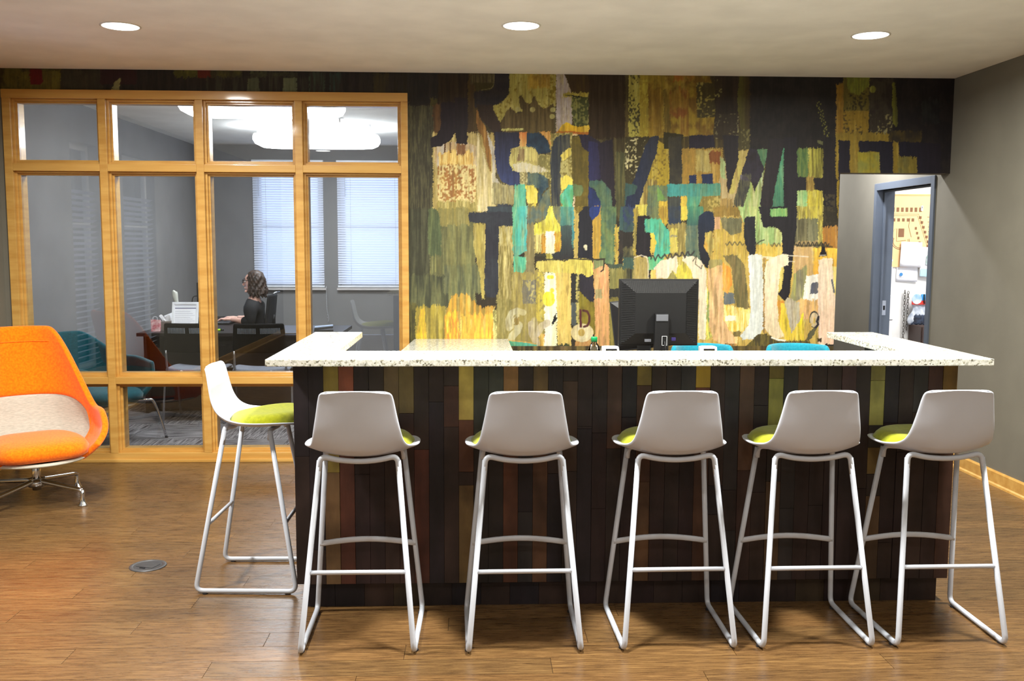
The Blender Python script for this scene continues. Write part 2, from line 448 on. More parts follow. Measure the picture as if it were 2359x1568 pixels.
def blind(label, x0, x1, z0, z1, y, wand_x):
    t = thing('window_blind', label, 'blind', ((x0+x1)/2, y, z0), group='closed venetian blinds of the office')
    w = (x1-x0)/2; h = z1-z0
    obj('headrail', mbox(-w, w, -.026, .022, h-.035, h, bev=.003), M_PLASTW, t)
    obj('bottom_rail', mbox(-w, w, -.014, .014, 0, .022, bev=.003), M_PLASTW, t)
    bm = bmesh.new(); n = int((h-.07)/.028); tilt = R(60)
    for i in range(n):
        z = .034+(i+.5)*.028
        c, s = math.cos(tilt)*.0150, math.sin(tilt)*.0150
        vs_ = [bm.verts.new(p) for p in ((-w+.004, -c, z-s), (w-.004, -c, z-s), (w-.004, 0, z+.0018), (-w+.004, 0, z+.0018), (w-.004, c, z+s), (-w+.004, c, z+s))]
        bm.faces.new((vs_[0], vs_[1], vs_[2], vs_[3])); bm.faces.new((vs_[3], vs_[2], vs_[4], vs_[5]))
    obj('slat', bm, M_BLIND, t, kind='stuff')
    for q in (-w*.62, w*.62): obj('ladder_cord', mtube([(q, -.016, .02), (q, -.016, h-.02)], .0012, 5), M_CORD, t)
    obj('wand', mtube([(wand_x, -.035, h-.03), (wand_x, -.037, h-.42)], .004, 6), mat('clear_wand', (200, 205, 220), rough=.2), t)
    return t
blind('white venetian blind on the left office window, half behind the seated person', BL[0][0], BL[0][1], .985, 2.465, OY-.02, -.33)
b2 = blind('white venetian blind on the right office window, nearest the timber jamb', BL[1][0], BL[1][1], .985, 2.465, OY-.02, -.32)
for i, (x0, x1, z0, z1) in enumerate(BL):
    wn = thing('window_%d' % (i+2), None, None, kind='structure')
    bm = bmesh.new(); a, c_ = x0+.03, x1-.03
    box(bm, a, a+.05, OY+.07, OY+.12, .985, 2.42); box(bm, c_-.05, c_, OY+.07, OY+.12, .985, 2.42)
    box(bm, a+.05, c_-.05, OY+.07, OY+.12, .985, 1.035); box(bm, a+.05, c_-.05, OY+.07, OY+.12, 2.37, 2.42); box(bm, a+.05, c_-.05, OY+.07, OY+.12, 1.68, 1.72)
    obj('window_frame', bm, M_FRAMEW, wn)
    for z_0, z_1 in ((1.035, 1.68), (1.72, 2.37)): obj('glass_pane', mbox(a+.05, c_-.05, OY+.092, OY+.097, z_0, z_1), M_GLASS, wn)
    obj('window_sill', mbox(x0-.01, x1+.02, OY-.05, OY+.07, .952, .978, bev=.003), mat('pale_sill', (196, 190, 186), rough=.5), wn)
# windows of the left wall, outside the picture but mirrored in the glass screen
for i, (ya, yb) in enumerate(LW):
    wn = thing('window_%d' % (i+4), None, None, kind='structure')
    bm = bmesh.new(); xa, xb = XL-.12, XL-.08
    box(bm, xa, xb, ya, ya+.05, LZ0, LZ1); box(bm, xa, xb, yb-.05, yb, LZ0, LZ1)
    box(bm, xa, xb, ya+.05, yb-.05, LZ0, LZ0+.05); box(bm, xa, xb, ya+.05, yb-.05, LZ1-.05, LZ1); box(bm, xa, xb, ya+.05, yb-.05, 1.62, 1.66)
    obj('window_frame', bm, M_FRAMEW, wn)
    obj('glass_pane', mbox(xa+.018, xa+.022, ya+.05, yb-.05, LZ0+.05, LZ1-.05), M_GLASS, wn)
    bm = bmesh.new(); z = LZ0+.03
    while z < 1.95:
        tl = R(28); c, s = math.cos(tl)*.024, math.sin(tl)*.024
        vs_ = [bm.verts.new(p) for p in ((XL-.035-c, ya+.01, z-s), (XL-.035-c, yb-.01, z-s), (XL-.035+c, yb-.01, z+s), (XL-.035+c, ya+.01, z+s))]
        bm.faces.new(vs_); z += .046
    obj('blind_slats', bm, M_BLIND2, wn, kind='stuff')
# sprinkler head in the office
sp = thing('sprinkler_head', 'small white sprinkler head on the office ceiling between the lit fixtures', 'sprinkler', (-1.235, 8.85, CEIL))
obj('escutcheon', lathe(bmesh.new(), [(.0, 0), (.04, 0), (.036, -.006), (.012, -.010), (0, -.010)], seg=18, cap=False), M_PLASTW, sp, True)
obj('deflector', lathe(bmesh.new(), [(.006, -.010), (.006, -.034), (.02, -.036), (.02, -.039), (0, -.04)], seg=14, cap=False), mat('chromed_brass', (190, 188, 180), rough=.25, metal=1), sp, True)
# office fixtures
M_GLOW = mat('glowing_acrylic', (255, 255, 255), emit=(244, 248, 255), estr=OFFICE_EMIT, vary=0)
def cloud_light(label, x0, x1, yc, dy, z0, z1):
    t = thing('ceiling_light', label, 'ceiling light', ((x0+x1)/2, yc, CEIL), group='long rounded office ceiling lights')
    w = (x1-x0)/2; n = 64; prof = [(0, .0), (.45, .0), (.75, .08), (.92, .26), (1, .55), (1, .8), (.97, 1)]
    bm = bmesh.new(); rings = []
    for q, zz in prof[1:]:
        ring = []
        for k in range(n):
            a = 2*math.pi*k/n; c, s = math.cos(a), math.sin(a)
            e = .42
            X = math.copysign(abs(c)**e, c); Y = math.copysign(abs(s)**e, s)
            ring.append(bm.verts.new(((w-dy*(1-q))*X if q < 1 else w*X, dy*q*Y, (z0-CEIL)+(z1-z0)*zz)))
        rings.append(ring)
    for i in range(len(rings)-1):
        for k in range(n): bm.faces.new((rings[i][k], rings[i][(k+1) % n], rings[i+1][(k+1) % n], rings[i+1][k]))
    bm.faces.new(rings[0][::-1]); bm.faces.new(rings[-1])
    obj('diffuser', bm, M_GLOW, t, True)
    obj('backplate', mbox(-w*.9, w*.9, -dy*.8, dy*.8, z1-CEIL, -.0, bev=.004), M_PLASTW, t)
cloud_light('brightly lit rounded ceiling light, the larger one nearer the glass screen', -2.19, -.985, 7.30, .24, 2.44, 2.56)
cloud_light('brightly lit rounded ceiling light, the smaller one nearer the blinds', -2.15, -.94, 9.5, .25, 2.43, 2.55)

# ------------------------------------------------------------------ door to the storage room (in the right wall)
dr = thing('door_1', None, None, kind='structure')
def jbox(name, *a, m=M_STEEL_BLUE, **k): return obj(name, mbox(*a, **k), m, dr)
jbox('door_jamb', XR-.012, XR+.142, 6.690, 6.745, 0, 2.0, bev=.002)
jbox('door_jamb', XR-.012, XR+.142, 7.668, 7.712, 0, 2.0, bev=.002)
jbox('door_head', XR-.012, XR+.142, 6.745, 7.668, 1.945, 2.0, bev=.002)
jbox('door_stop', XR+.05, XR+.066, 7.652, 7.668, 0, 1.945); jbox('door_stop', XR+.05, XR+.066, 6.745, 6.761, 0, 1.945); jbox('door_stop', XR+.05, XR+.066, 6.761, 7.652, 1.929, 1.945)
obj('strike_plate', mbox(XR+.074, XR+.104, 7.665, 7.6685, .93, 1.05), mat('zinc_plate', (170, 175, 185), rough=.3, metal=1), dr)
obj('strike_hole', mbox(XR+.082, XR+.098, 7.6635, 7.666, .972, 1.008), mat('dark_hole', (12, 12, 14), rough=.8), dr)
# ------------------------------------------------------------------ the painted mural
# The artwork is laid out on its own sheet (units: one sheet unit = about 3 mm of wall) and carried by vertex colours of the wall's face.
def value_noise(x, y, sx, sy, seed):
    g = np.random.default_rng(seed).random((256, 256))
    u, v = x/sx, y/sy; i, j = np.floor(u).astype(int), np.floor(v).astype(int); fu, fv = u-i, v-j
    fu = fu*fu*(3-2*fu); fv = fv*fv*(3-2*fv)
    a = g[i % 256, j % 256]; b = g[(i+1) % 256, j % 256]; c = g[i % 256, (j+1) % 256]; d = g[(i+1) % 256, (j+1) % 256]
    return a*(1-fu)*(1-fv)+b*fu*(1-fv)+c*(1-fu)*fv+d*fu*fv
def fbm(x, y, sx, sy, seed, o=4):
    t = 0; w = 0; a = 1
    for k in range(o):
        t = t+a*value_noise(x+17*k, y+31*k, sx/2**k, sy/2**k, seed+k); w += a; a *= .55
    return t/w
# sheet coordinates -> wall: the inverse of wall -> sheet, which is the plane homography below
def wall_to_sheet(X, Z, Y):
    P = [X, np.full_like(X, Y), Z-CAM_H]
    d = P[0]*_F[0]+P[1]*_F[1]+P[2]*_F[2]
    u = P[0]*_R2[0]+P[1]*_R2[1]+P[2]*_R2[2]; v = P[0]*_U2[0]+P[1]*_U2[1]+P[2]*_U2[2]
    return F_PX*u/d+1179.5, 784-F_PX*v/d

class Sheet:
    def __init__(s, X, Z, Y):
        s.x, s.y = wall_to_sheet(X, Z, Y); s.c = np.zeros((len(X), 3)); s.c[:] = (50, 44, 34)
        s.n1 = fbm(s.x, s.y, 14, 18, 11); s.n2 = fbm(s.x, s.y, 5, 5, 23); s.st = fbm(s.x, s.y, 4.5, 70, 37); s.st2 = fbm(s.x, s.y, 2.2, 26, 53)
        s.bl = fbm(s.x, s.y, 26, 34, 71); s.sp = value_noise(s.x, s.y, 3.4, 3.8, 91); s.w1 = fbm(s.x, s.y, 9, 9, 101)-.5; s.w2 = fbm(s.x, s.y, 9, 9, 131)-.5
        s.f = (0, 0, 1); s.fe = .22
        g_ = np.random.default_rng(5); s.j1 = g_.random(len(X)); s.j2 = g_.random(len(X))
    def poly(s, pts, col, col2=None, rough=2.0, soft=0, a=1, mode=None, amt=.5, seedshift=0):
        ox, oy, k = s.f
        P = np.array([(ox+p[0]/k, oy+p[1]/k) for p in pts], float)
        m = 3+rough*2
        sel = np.where((s.x > P[:, 0].min()-m) & (s.x < P[:, 0].max()+m) & (s.y > P[:, 1].min()-m) & (s.y < P[:, 1].max()+m))[0]
        if len(sel) == 0: return
        x = s.x[sel]+s.w1[sel]*rough*2.2; y = s.y[sel]+s.w2[sel]*rough*2.2
        if mode in ('streak', 'fine') or (col2 is not None and mode is None):
            y = y+(s.st2[sel]-.5)*20*s.fe+(s.j1[sel]-.5)*3; x = x+(s.n2[sel]-.5)*5*s.fe+(s.j2[sel]-.5)*3.5*s.fe
        else:
            y = y+(s.j1[sel]-.5)*1.6; x = x+(s.j2[sel]-.5)*1.4
        if soft:
            # ragged top/bottom and sides with streaks
            y = y+(s.st[sel]-.5)*soft*5; x = x+(s.bl[sel]-.5)*soft*1.5
        inside = np.zeros(len(sel), bool); n = len(P)
        for i in range(n):
            x1, y1 = P[i]; x2, y2 = P[(i+1) % n]
            if y1 == y2: continue
            c = ((y1 > y) != (y2 > y)) & (x < (x2-x1)*(y-y1)/(y2-y1)+x1)
            inside ^= c
        w = inside.astype(float)*a
        cc = np.zeros((len(sel), 3)); cc[:] = col
        if col2 is not None:
            if mode == 'v': t = np.clip((s.y[sel]-P[:, 1].min())/(P[:, 1].max()-P[:, 1].min()+1e-6)+(s.st[sel]-.5)*.35, 0, 1)
            elif mode == 'h': t = np.clip((s.x[sel]-P[:, 0].min())/(P[:, 0].max()-P[:, 0].min()+1e-6)+(s.n1[sel]-.5)*.3, 0, 1)
            elif mode == 'streak': t = np.clip((s.st[sel]-.5)*4+amt, 0, 1)
            elif mode == 'fine': t = np.clip((s.st2[sel]-.5)*5+amt, 0, 1)
            elif mode == 'spot': t = np.clip((amt*.72+.03+(s.bl[sel]-.5)*.7+(s.st[sel]-.5)*.3-(s.sp[sel]*.5+s.n2[sel]*.5))*7+.5, 0, 1)
            else: t = np.clip((s.bl[sel]*.5+s.n1[sel]*.5-.5)*6+amt, 0, 1)
            t = t[:, None]; cc = cc*(1-t)+np.array(col2)*t
        w = w[:, None]; s.c[sel] = s.c[sel]*(1-w)+cc*w
    def rect(s, x0, y0, x1, y1, col, col2=None, **k):
        s.fe = .7; s.poly([(x0, y0), (x1, y0), (x1, y1), (x0, y1)], col, col2, **k); s.fe = .22
    def line(s, pts, w, col, a=1, rough=.6):
        ox, oy, k = s.f
        P = [np.array((ox+p[0]/k, oy+p[1]/k)) for p in pts]; d = np.full(len(s.x), 1e9)
        xs = [p[0] for p in P]; ys = [p[1] for p in P]
        sel = np.where((s.x > min(xs)-8) & (s.x < max(xs)+8) & (s.y > min(ys)-8) & (s.y < max(ys)+8))[0]
        if not len(sel): return
        x = s.x[sel]+s.w1[sel]*rough*2; y = s.y[sel]+s.w2[sel]*rough*2; d = np.full(len(sel), 1e9)
        for p, q in zip(P[:-1], P[1:]):
            v = q-p; L = (v*v).sum()+1e-9; t = np.clip(((x-p[0])*v[0]+(y-p[1])*v[1])/L, 0, 1)
            d = np.minimum(d, np.hypot(x-p[0]-t*v[0], y-p[1]-t*v[1]))
        wt = (np.clip((w-d)/.8+.5, 0, 1)*a)[:, None]; s.c[sel] = s.c[sel]*(1-wt)+np.array(col)*wt
    def ring(s, cx, cy, rx, ry, w, col, a0=0, a1=360, n=18, **k):
        s.line([(cx+rx*math.cos(R(a0+(a1-a0)*i/n)), cy+ry*math.sin(R(a0+(a1-a0)*i/n))) for i in range(n+1)], w, col, **k)

def paint(s):
    p, r = s.poly, s.rect
    # ---------- upper left (sheet 940..1440 x 150..500)
    s.f = (940, 150, 4.48)
    r(-40, 0, 2300, 1600, (62, 54, 34), (82, 74, 46), mode='streak')
    r(-40, 0, 232, 560, (38, 34, 32), (70, 64, 48), mode='spot', amt=.30)
    r(-40, 420, 265, 1650, (60, 57, 43), (76, 73, 52), mode='fine')
    r(225, 40, 335, 420, (102, 96, 42), (66, 60, 32), mode='v', soft=2)
    r(300, 40, 640, 830, (42, 33, 26), (54, 44, 30), mode='streak')
    r(262, 400, 342, 760, (92, 66, 40), (60, 45, 30), mode='streak')
    r(618, 40, 722, 830, (78, 62, 30), (64, 50, 30), mode='streak')
    r(640, 40, 890, 190, (66, 56, 38), (86, 78, 52), mode='fine')
    p([(680, 180), (890, 180), (880, 250), (700, 265)], (60, 54, 28))
    # mid-left bright field
    r(255, 700, 905, 1560, (150, 132, 78), (178, 160, 104), mode='streak', soft=2)
    p([(270, 880), (340, 800), (600, 790), (715, 840), (715, 1000), (690, 1120), (320, 1100), (285, 1000)], (196, 186, 168), (175, 150, 110), mode='streak', soft=1)
    p([(320, 900), (680, 890), (690, 1080), (320, 1080)], (200, 158, 82), (214, 190, 120), mode='fine', soft=4)
    r(305, 1030, 700, 1430, (150, 104, 58), (208, 190, 132), mode='spot', amt=.72, soft=3)
    r(300, 1400, 720, 1520, (146, 134, 76), (170, 156, 96), mode='fine', soft=3)
    for q in (378, 438): r(q-7, 790, q+7, 905, (92, 66, 44))
    r(500, 810, 592, 922, (118, 82, 54), (140, 100, 60), mode='fine')
    p([(700, 450), (800, 640), (860, 900), (850, 1150), (820, 1000), (770, 760), (715, 660)], (120, 86, 42), (150, 104, 48), mode='streak')
    p([(715, 670), (735, 760), (780, 900), (820, 1060), (900, 1160), (905, 1510), (720, 1510), (700, 1100)], (184, 168, 116), (204, 190, 150), mode='streak')
    p([(812, 680), (890, 850), (905, 1150), (960, 1235), (1090, 1245), (1085, 1300), (930, 1320), (872, 1200), (866, 950), (828, 770)], (184, 178, 172), (160, 154, 138), mode='v')
    p([(868, 1210), (1095, 1240), (1095, 1440), (868, 1440)], (126, 118, 84), (146, 138, 100), mode='fine')
    # dark letters at the top
    p([(890, 40), (1047, 40), (1045, 270), (1000, 350), (920, 405), (860, 418), (690, 440), (680, 280), (700, 262), (850, 258), (888, 225)], (38, 34, 38), (46, 42, 42))
    s.line([(886, 60), (886, 200), (860, 240), (760, 255)], .7, (130, 124, 84), a=.7)
    p([(705, 400), (872, 410), (900, 520), (955, 600), (990, 700), (905, 830), (880, 700), (830, 640), (765, 570), (718, 470)], (44, 33, 30), (52, 40, 32))
    p([(340, 380), (482, 380), (482, 690), (440, 775), (340, 835), (240, 855), (226, 760), (300, 715), (335, 640)], (37, 30, 35))
    p([(478, 330), (613, 330), (613, 810), (500, 815), (486, 700)], (38, 31, 34))
    # yellow field, brown brushwork
    p([(1047, 40), (1528, 40), (1528, 420), (1460, 440), (1030, 500), (950, 600), (885, 470), (880, 415), (960, 395), (1045, 290)], (156, 146, 74), (120, 104, 36), mode='spot', amt=.42)
    r(1230, 90, 1470, 240, (172, 136, 48), (140, 104, 36), soft=3, a=.7)
    p([(945, 600), (1020, 470), (1060, 430), (1120, 500), (1185, 490), (1150, 420), (1148, 320), (1175, 310), (1205, 380), (1265, 400), (1290, 330), (1310, 320), (1345, 400), (1390, 450), (1440, 430), (1500, 390), (1512, 700), (975, 700)], (76, 62, 32), (92, 78, 44), mode='streak')
    for cx, cy in ((1130, 455), (1285, 458), (1495, 460), (1488, 530)): s.ring(cx, cy, 14, 12, 3.2, (158, 150, 92))
    r(960, 650, 1188, 674, (168, 164, 96))
    r(1528, 40, 1695, 700, (182, 172, 172), (158, 146, 140), mode='fine')
    p([(1595, 40), (1866, 40), (1866, 300), (1680, 296), (1655, 180)], (74, 58, 28), (60, 46, 28), mode='streak')
    r(1600, 286, 1858, 334, (178, 162, 62), (140, 130, 60), mode='fine')
    p([(1585, 304), (1700, 308), (1860, 334), (1860, 342), (1700, 322)], (40, 40, 30))
    p([(1680, 325), (1862, 335), (1862, 620), (1720, 632), (1690, 480)], (70, 74, 40), (120, 120, 66), mode='spot', amt=.55)
    p([(1525, 700), (1560, 650), (1630, 590), (1730, 640), (1865, 620), (1876, 712)], (214, 180, 34), (190, 140, 30), mode='v', soft=1)
    p([(1518, 690), (1560, 678), (1876, 690), (1876, 716), (1640, 712)], (156, 88, 28))
    p([(1500, 715), (1620, 706), (1755, 716), (1750, 728), (1560, 728)], (205, 180, 130))
    r(1864, 40, 2300, 760, (48, 37, 24), (56, 44, 30), mode='streak')
    # big S
    p([(1465, 700), (1700, 700), (1700, 1568), (1465, 1568)], (120, 108, 56), (170, 160, 100), mode='spot', amt=.5)
    p([(1050, 840), (1150, 820), (1225, 826), (1320, 860), (1345, 920), (1476, 930), (1476, 1190), (1345, 1112), (1232, 1108), (1150, 1112), (1070, 1082), (1040, 1000)], (190, 180, 108), (150, 138, 84), mode='fine')
    p([(1150, 860), (1320, 860), (1340, 990), (1120, 990)], (120, 96, 66), (186, 176, 110), mode='streak')
    r(1345, 930, 1480, 1170, (120, 112, 64), (168, 158, 96), mode='spot', amt=.5)
    p([(1080, 1020), (1180, 1000), (1345, 1040), (1450, 1090), (1350, 1108), (1110, 1106)], (202, 196, 172), (186, 176, 140), mode='fine')
    p([(895, 688), (1152, 692), (1150, 838), (1062, 862), (1043, 1000), (1076, 1082), (1152, 1112), (1152, 1228), (1050, 1242), (960, 1192), (908, 1080), (893, 900)], (38, 37, 50), (50, 58, 94), mode='v')
    r(1150, 690, 1224, 842, (186, 110, 54), (206, 160, 90), mode='v')
    p([(1224, 700), (1350, 698), (1432, 760), (1476, 900), (1440, 912), (1340, 918), (1310, 858), (1224, 842)], (34, 44, 58), (40, 58, 74))
    p([(1350, 690), (1470, 680), (1476, 860), (1430, 750)], (200, 150, 84), (180, 130, 60), mode='fine')
    p([(1234, 1112), (1340, 1108), (1432, 1168), (1452, 1250), (1380, 1330), (1400, 1400), (1350, 1568), (1260, 1568), (1345, 1440), (1345, 1280), (1234, 1226)], (44, 62, 74), (84, 98, 88))
    r(1152, 1108, 1236, 1232, (176, 168, 120), (130, 120, 80), mode='spot', amt=.5)
    p([(1225, 1440), (1320, 1480), (1400, 1330), (1460, 1260), (1480, 1568), (1225, 1568)], (84, 96, 86), (120, 118, 80))
    # O column and its dark bowl
    p([(1500, 790), (1560, 722), (1674, 714), (1676, 850), (1590, 900), (1572, 1000), (1572, 1568), (1482, 1568), (1468, 950)], (50, 54, 60), (76, 76, 66), mode='streak')
    p([(1690, 750), (1760, 740), (1862, 900), (1862, 1480), (1770, 1512), (1712, 1500), (1716, 1300), (1690, 1200)], (106, 92, 36), (90, 78, 34))
    p([(1575, 930), (1640, 858), (1684, 860), (1684, 925), (1600, 985)], (204, 186, 88)); p([(1578, 1160), (1640, 1130), (1700, 1180), (1700, 1240), (1580, 1290)], (214, 196, 86))
    p([(1762, 716), (1870, 720), (1990, 800), (2110, 760), (2150, 1568), (1860, 1568), (1866, 900), (1800, 838)], (44, 40, 58), (42, 36, 40), mode='h')
    p([(1860, 780), (1960, 800), (1990, 1180), (1868, 1190)], (48, 48, 84), (46, 42, 66), mode='h')
    p([(1868, 1190), (2000, 1190), (2095, 1290), (2120, 1568), (1980, 1568), (1978, 1400), (1930, 1290), (1868, 1250)], (66, 92, 82), (80, 102, 78))
    p([(1868, 1250), (1930, 1300), (1982, 1400), (1980, 1520), (1960, 1568), (1780, 1568), (1862, 1500)], (40, 50, 92), (36, 46, 78))
    r(2140, 900, 2300, 1568, (72, 72, 48), (96, 92, 56), mode='streak')
    # small teal P
    p([(1098, 1232), (1214, 1230), (1222, 1568), (1084, 1568)], (88, 158, 130), (74, 150, 132))
    p([(1214, 1232), (1290, 1236), (1338, 1300), (1336, 1420), (1285, 1505), (1232, 1440)], (216, 198, 98), (206, 190, 80))
    p([(1235, 1430), (1310, 1420), (1285, 1510), (1240, 1470)], (120, 108, 50), (200, 186, 90), mode='spot', amt=.5)
    p([(1580, 1330), (1650, 1238), (1702, 1232), (1706, 1360), (1695, 1500), (1600, 1470), (1568, 1390)], (74, 152, 104), (84, 170, 140))
    p([(1704, 1225), (1790, 1240), (1810, 1290), (1790, 1345), (1704, 1350)], (92, 116, 78), a=.8)
    r(1580, 1480, 1702, 1568, (74, 156, 150))
    r(1702, 1350, 1722, 1568, (196, 180, 150), (80, 60, 40), mode='spot', amt=.5)
    p([(622, 1520), (920, 1508), (922, 1430), (1060, 1438), (1085, 1470), (1085, 1600), (618, 1600)], (44, 45, 52), (56, 60, 66))
    # ---------- upper right (sheet 1440..1940)
    s.f = (1440, 150, 4.48)
    r(0, 0, 2300, 1600, (62, 52, 30), (84, 72, 38), mode='streak')
    r(36, 40, 250, 760, (62, 58, 34), (158, 150, 72), mode='spot', amt=.84)
    r(150, 80, 245, 740, (146, 128, 44), (170, 156, 60), mode='spot', amt=.6)
    p([(240, 40), (850, 50), (920, 250), (930, 500), (905, 725), (240, 760)], (138, 116, 38), (104, 78, 28), amt=.35)
    for x0, x1, c in ((262, 380, (120, 92, 30)), (400, 470, (88, 74, 30)), (560, 660, (122, 86, 32))): r(x0, 250, x1, 730, c, (140, 112, 38), mode='streak', a=.8)
    r(460, 240, 640, 540, (118, 66, 30), (140, 110, 40), amt=.6, soft=4, a=.8); r(500, 60, 720, 160, (150, 80, 30), (140, 112, 40), amt=.4, soft=3, a=.7)
    r(740, 180, 930, 540, (66, 58, 32), (140, 128, 60), mode='spot', amt=.45)
    r(930, 40, 1175, 760, (42, 34, 26), (50, 40, 30), mode='streak')
    r(925, 150, 1000, 330, (50, 42, 28), (140, 134, 80), mode='spot', amt=.42); r(930, 500, 1170, 760, (52, 44, 32), (120, 114, 78), mode='spot', amt=.42)
    p([(1192, 60), (1290, 60), (1290, 700), (1205, 690), (1158, 420), (1166, 200)], (86, 84, 34), (58, 46, 26), mode='h')
    r(1170, 660, 1290, 870, (66, 60, 34), (104, 98, 60), mode='spot', amt=.35)
    r(1288, 40, 2195, 880, (31, 28, 27), (38, 34, 32))
    for i in range(40):
        q = 1990+i*3+random.uniform(-25, 25); s.ring(q, 380+i*11, 3, 5, .8, (110, 110, 50), n=4)
    p([(1985, 770), (2040, 780), (2040, 820), (1990, 800)], (90, 90, 60))
    r(2180, 150, 2260, 780, (122, 96, 32), (80, 64, 30), mode='spot', amt=.4)
    r(2168, 760, 2208, 1600, (142, 118, 34), (104, 86, 34), mode='fine')
    # middle band
    r(0, 740, 250, 1220, (60, 54, 34), (188, 180, 136), mode='spot', amt=.42)
    p([(330, 760), (462, 860), (462, 1250), (340, 1260), (200, 1230), (300, 900)], (158, 136, 46), (116, 96, 38), mode='spot', amt=.4)
    r(120, 1180, 330, 1568, (118, 100, 56), (176, 158, 80), mode='streak')
    r(575, 860, 1010, 1225, (164, 128, 56), (134, 108, 48), mode='fine')
    r(730, 876, 880, 1100, (170, 154, 94), (150, 134, 76), mode='fine'); r(870, 890, 985, 1010, (112, 66, 30), (140, 90, 40), soft=2)
    p([(262, 738), (352, 728), (330, 900), (205, 1230), (110, 1568), (0, 1568), (10, 1380), (96, 1160), (200, 850)], (36, 42, 64), (50, 52, 60), mode='h')
    p([(400, 690), (600, 720), (575, 860), (400, 862)], (50, 46, 26))
    p([(448, 738), (578, 738), (592, 1210), (575, 1228), (458, 1228)], (50, 48, 42), (62, 58, 46))
    p([(660, 726), (920, 722), (922, 850), (665, 860)], (36, 32, 42))
    p([(660, 1135), (735, 1125), (738, 1222), (662, 1222)], (34, 42, 70)); p([(790, 1128), (905, 1118), (908, 1222), (794, 1222)], (34, 42, 70))
    p([(985, 930), (1040, 1000), (1050, 1250), (1070, 1330), (1195, 1110), (1205, 1250), (1110, 1568), (950, 1568), (975, 1200)], (174, 156, 112), (150, 128, 84), mode='streak')
    p([(980, 930), (1035, 1000), (1035, 1180), (985, 1150)], (150, 166, 112))
    p([(1165, 890), (1278, 870), (1215, 1100), (1120, 1332), (1072, 1332), (1140, 1060)], (176, 162, 88), (156, 138, 80), mode='streak')
    p([(1010, 722), (1168, 722), (1172, 960), (1066, 1325), (1040, 1050), (1020, 860)], (37, 33, 35))
    p([(1362, 868), (1480, 868), (1440, 1060), (1378, 1000)], (72, 108, 78))
    p([(1440, 1040), (1415, 1250), (1385, 1568), (1180, 1568), (1290, 1190), (1335, 1300)], (132, 156, 92), (158, 170, 130), mode='streak')
    p([(1286, 860), (1366, 870), (1400, 990), (1440, 1060), (1332, 1305), (1302, 1195), (1196, 1140), (1240, 980)], (38, 33, 35), (44, 40, 48))
    p([(1196, 1130), (1300, 1120), (1302, 1190), (1192, 1568), (1090, 1568), (1150, 1300)], (56, 56, 52), (78, 76, 58), mode='fine')
    p([(1190, 1130), (1260, 1150), (1290, 1200), (1190, 1190)], (130, 122, 140), (60, 54, 66), a=.7)
    p([(1600, 860), (1645, 860), (1645, 1568), (1500, 1568), (1562, 1200)], (74, 142, 108), (60, 96, 76), mode='v')
    p([(1480, 760), (1640, 760), (1626, 900), (1560, 1200), (1500, 1568), (1382, 1568), (1420, 1240), (1448, 1060)], (38, 34, 36))
    r(1770, 860, 1895, 1160, (72, 100, 60), (92, 110, 58), mode='fine'); r(1890, 860, 2045, 1170, (98, 92, 40), (150, 146, 62), mode='streak')
    r(1770, 1285, 1885, 1600, (124, 168, 112), (142, 182, 122)); r(1880, 1285, 2050, 1600, (196, 182, 66), (150, 140, 60), mode='fine')
    r(1868, 1150, 1945, 1292, (122, 98, 48), (146, 122, 60), mode='fine')
    p([(1638, 740), (1772, 740), (1782, 1150), (1860, 1158), (1872, 1285), (1775, 1295), (1772, 1600), (1636, 1600)], (35, 32, 36))
    p([(1945, 1165), (2042, 1160), (2052, 740), (2180, 740), (2188, 1568), (2052, 1568), (2040, 1300), (1960, 1285)], (34, 30, 32))
    r(2060, 1330, 2170, 1568, (60, 54, 42), (34, 30, 32), mode='spot', amt=.6)
    # low left of that sheet
    p([(0, 1215), (130, 1240), (100, 1330), (20, 1350), (0, 1500)], (54, 78, 74))
    p([(240, 1240), (440, 1240), (440, 1568), (225, 1568), (230, 1400)], (92, 108, 88), (110, 122, 80)); p([(330, 1235), (420, 1380), (330, 1400)], (104, 140, 76))
    p([(110, 1440), (225, 1440), (225, 1568), (85, 1568)], (196, 184, 84)); p([(350, 1400), (442, 1400), (442, 1568), (360, 1568)], (206, 174, 66))
    r(575, 1350, 642, 1600, (206, 182, 74), (190, 150, 60), mode='fine')
    p([(440, 1365), (578, 1362), (578, 1600), (440, 1600)], (56, 60, 60), (66, 68, 62))
    r(770, 1345, 985, 1520, (122, 108, 54), (170, 152, 86), mode='spot', amt=.5)
    r(985, 1380, 1110, 1600, (128, 108, 66), (150, 124, 70), mode='fine')
    p([(640, 1345), (800, 1345), (760, 1450), (740, 1568), (638, 1568)], (78, 142, 118), (84, 148, 110), mode='v')
    p([(436, 1226), (985, 1222), (985, 1345), (800, 1352), (436, 1354)], (66, 140, 136), (78, 132, 110), mode='h')
    p([(770, 1520), (910, 1508), (905, 1600), (770, 1600)], (40, 46, 66))
    # ---------- lower left
    s.f = (940, 480, 4.612)
    r(-40, 60, 720, 1200, (92, 92, 62), (112, 112, 72), mode='streak'); r(-40, 0, 230, 1060, (58, 58, 44), (72, 72, 54), mode='streak')
    r(215, 0, 350, 500, (72, 82, 58), (88, 98, 66), mode='streak', soft=2)
    r(330, 0, 660, 180, (138, 128, 74), (118, 112, 68), mode='streak', soft=3)
    r(-40, 700, 430, 1060, (64, 66, 50), (88, 90, 62), mode='streak', soft=3)
    r(380, 600, 780, 900, (84, 88, 66), (104, 106, 70), mode='streak', soft=2)
    r(-40, 1010, 110, 1560, (66, 64, 40), (86, 82, 46), mode='fine'); r(80, 1040, 400, 1560, (122, 110, 54), (150, 134, 56), mode='streak', soft=3)
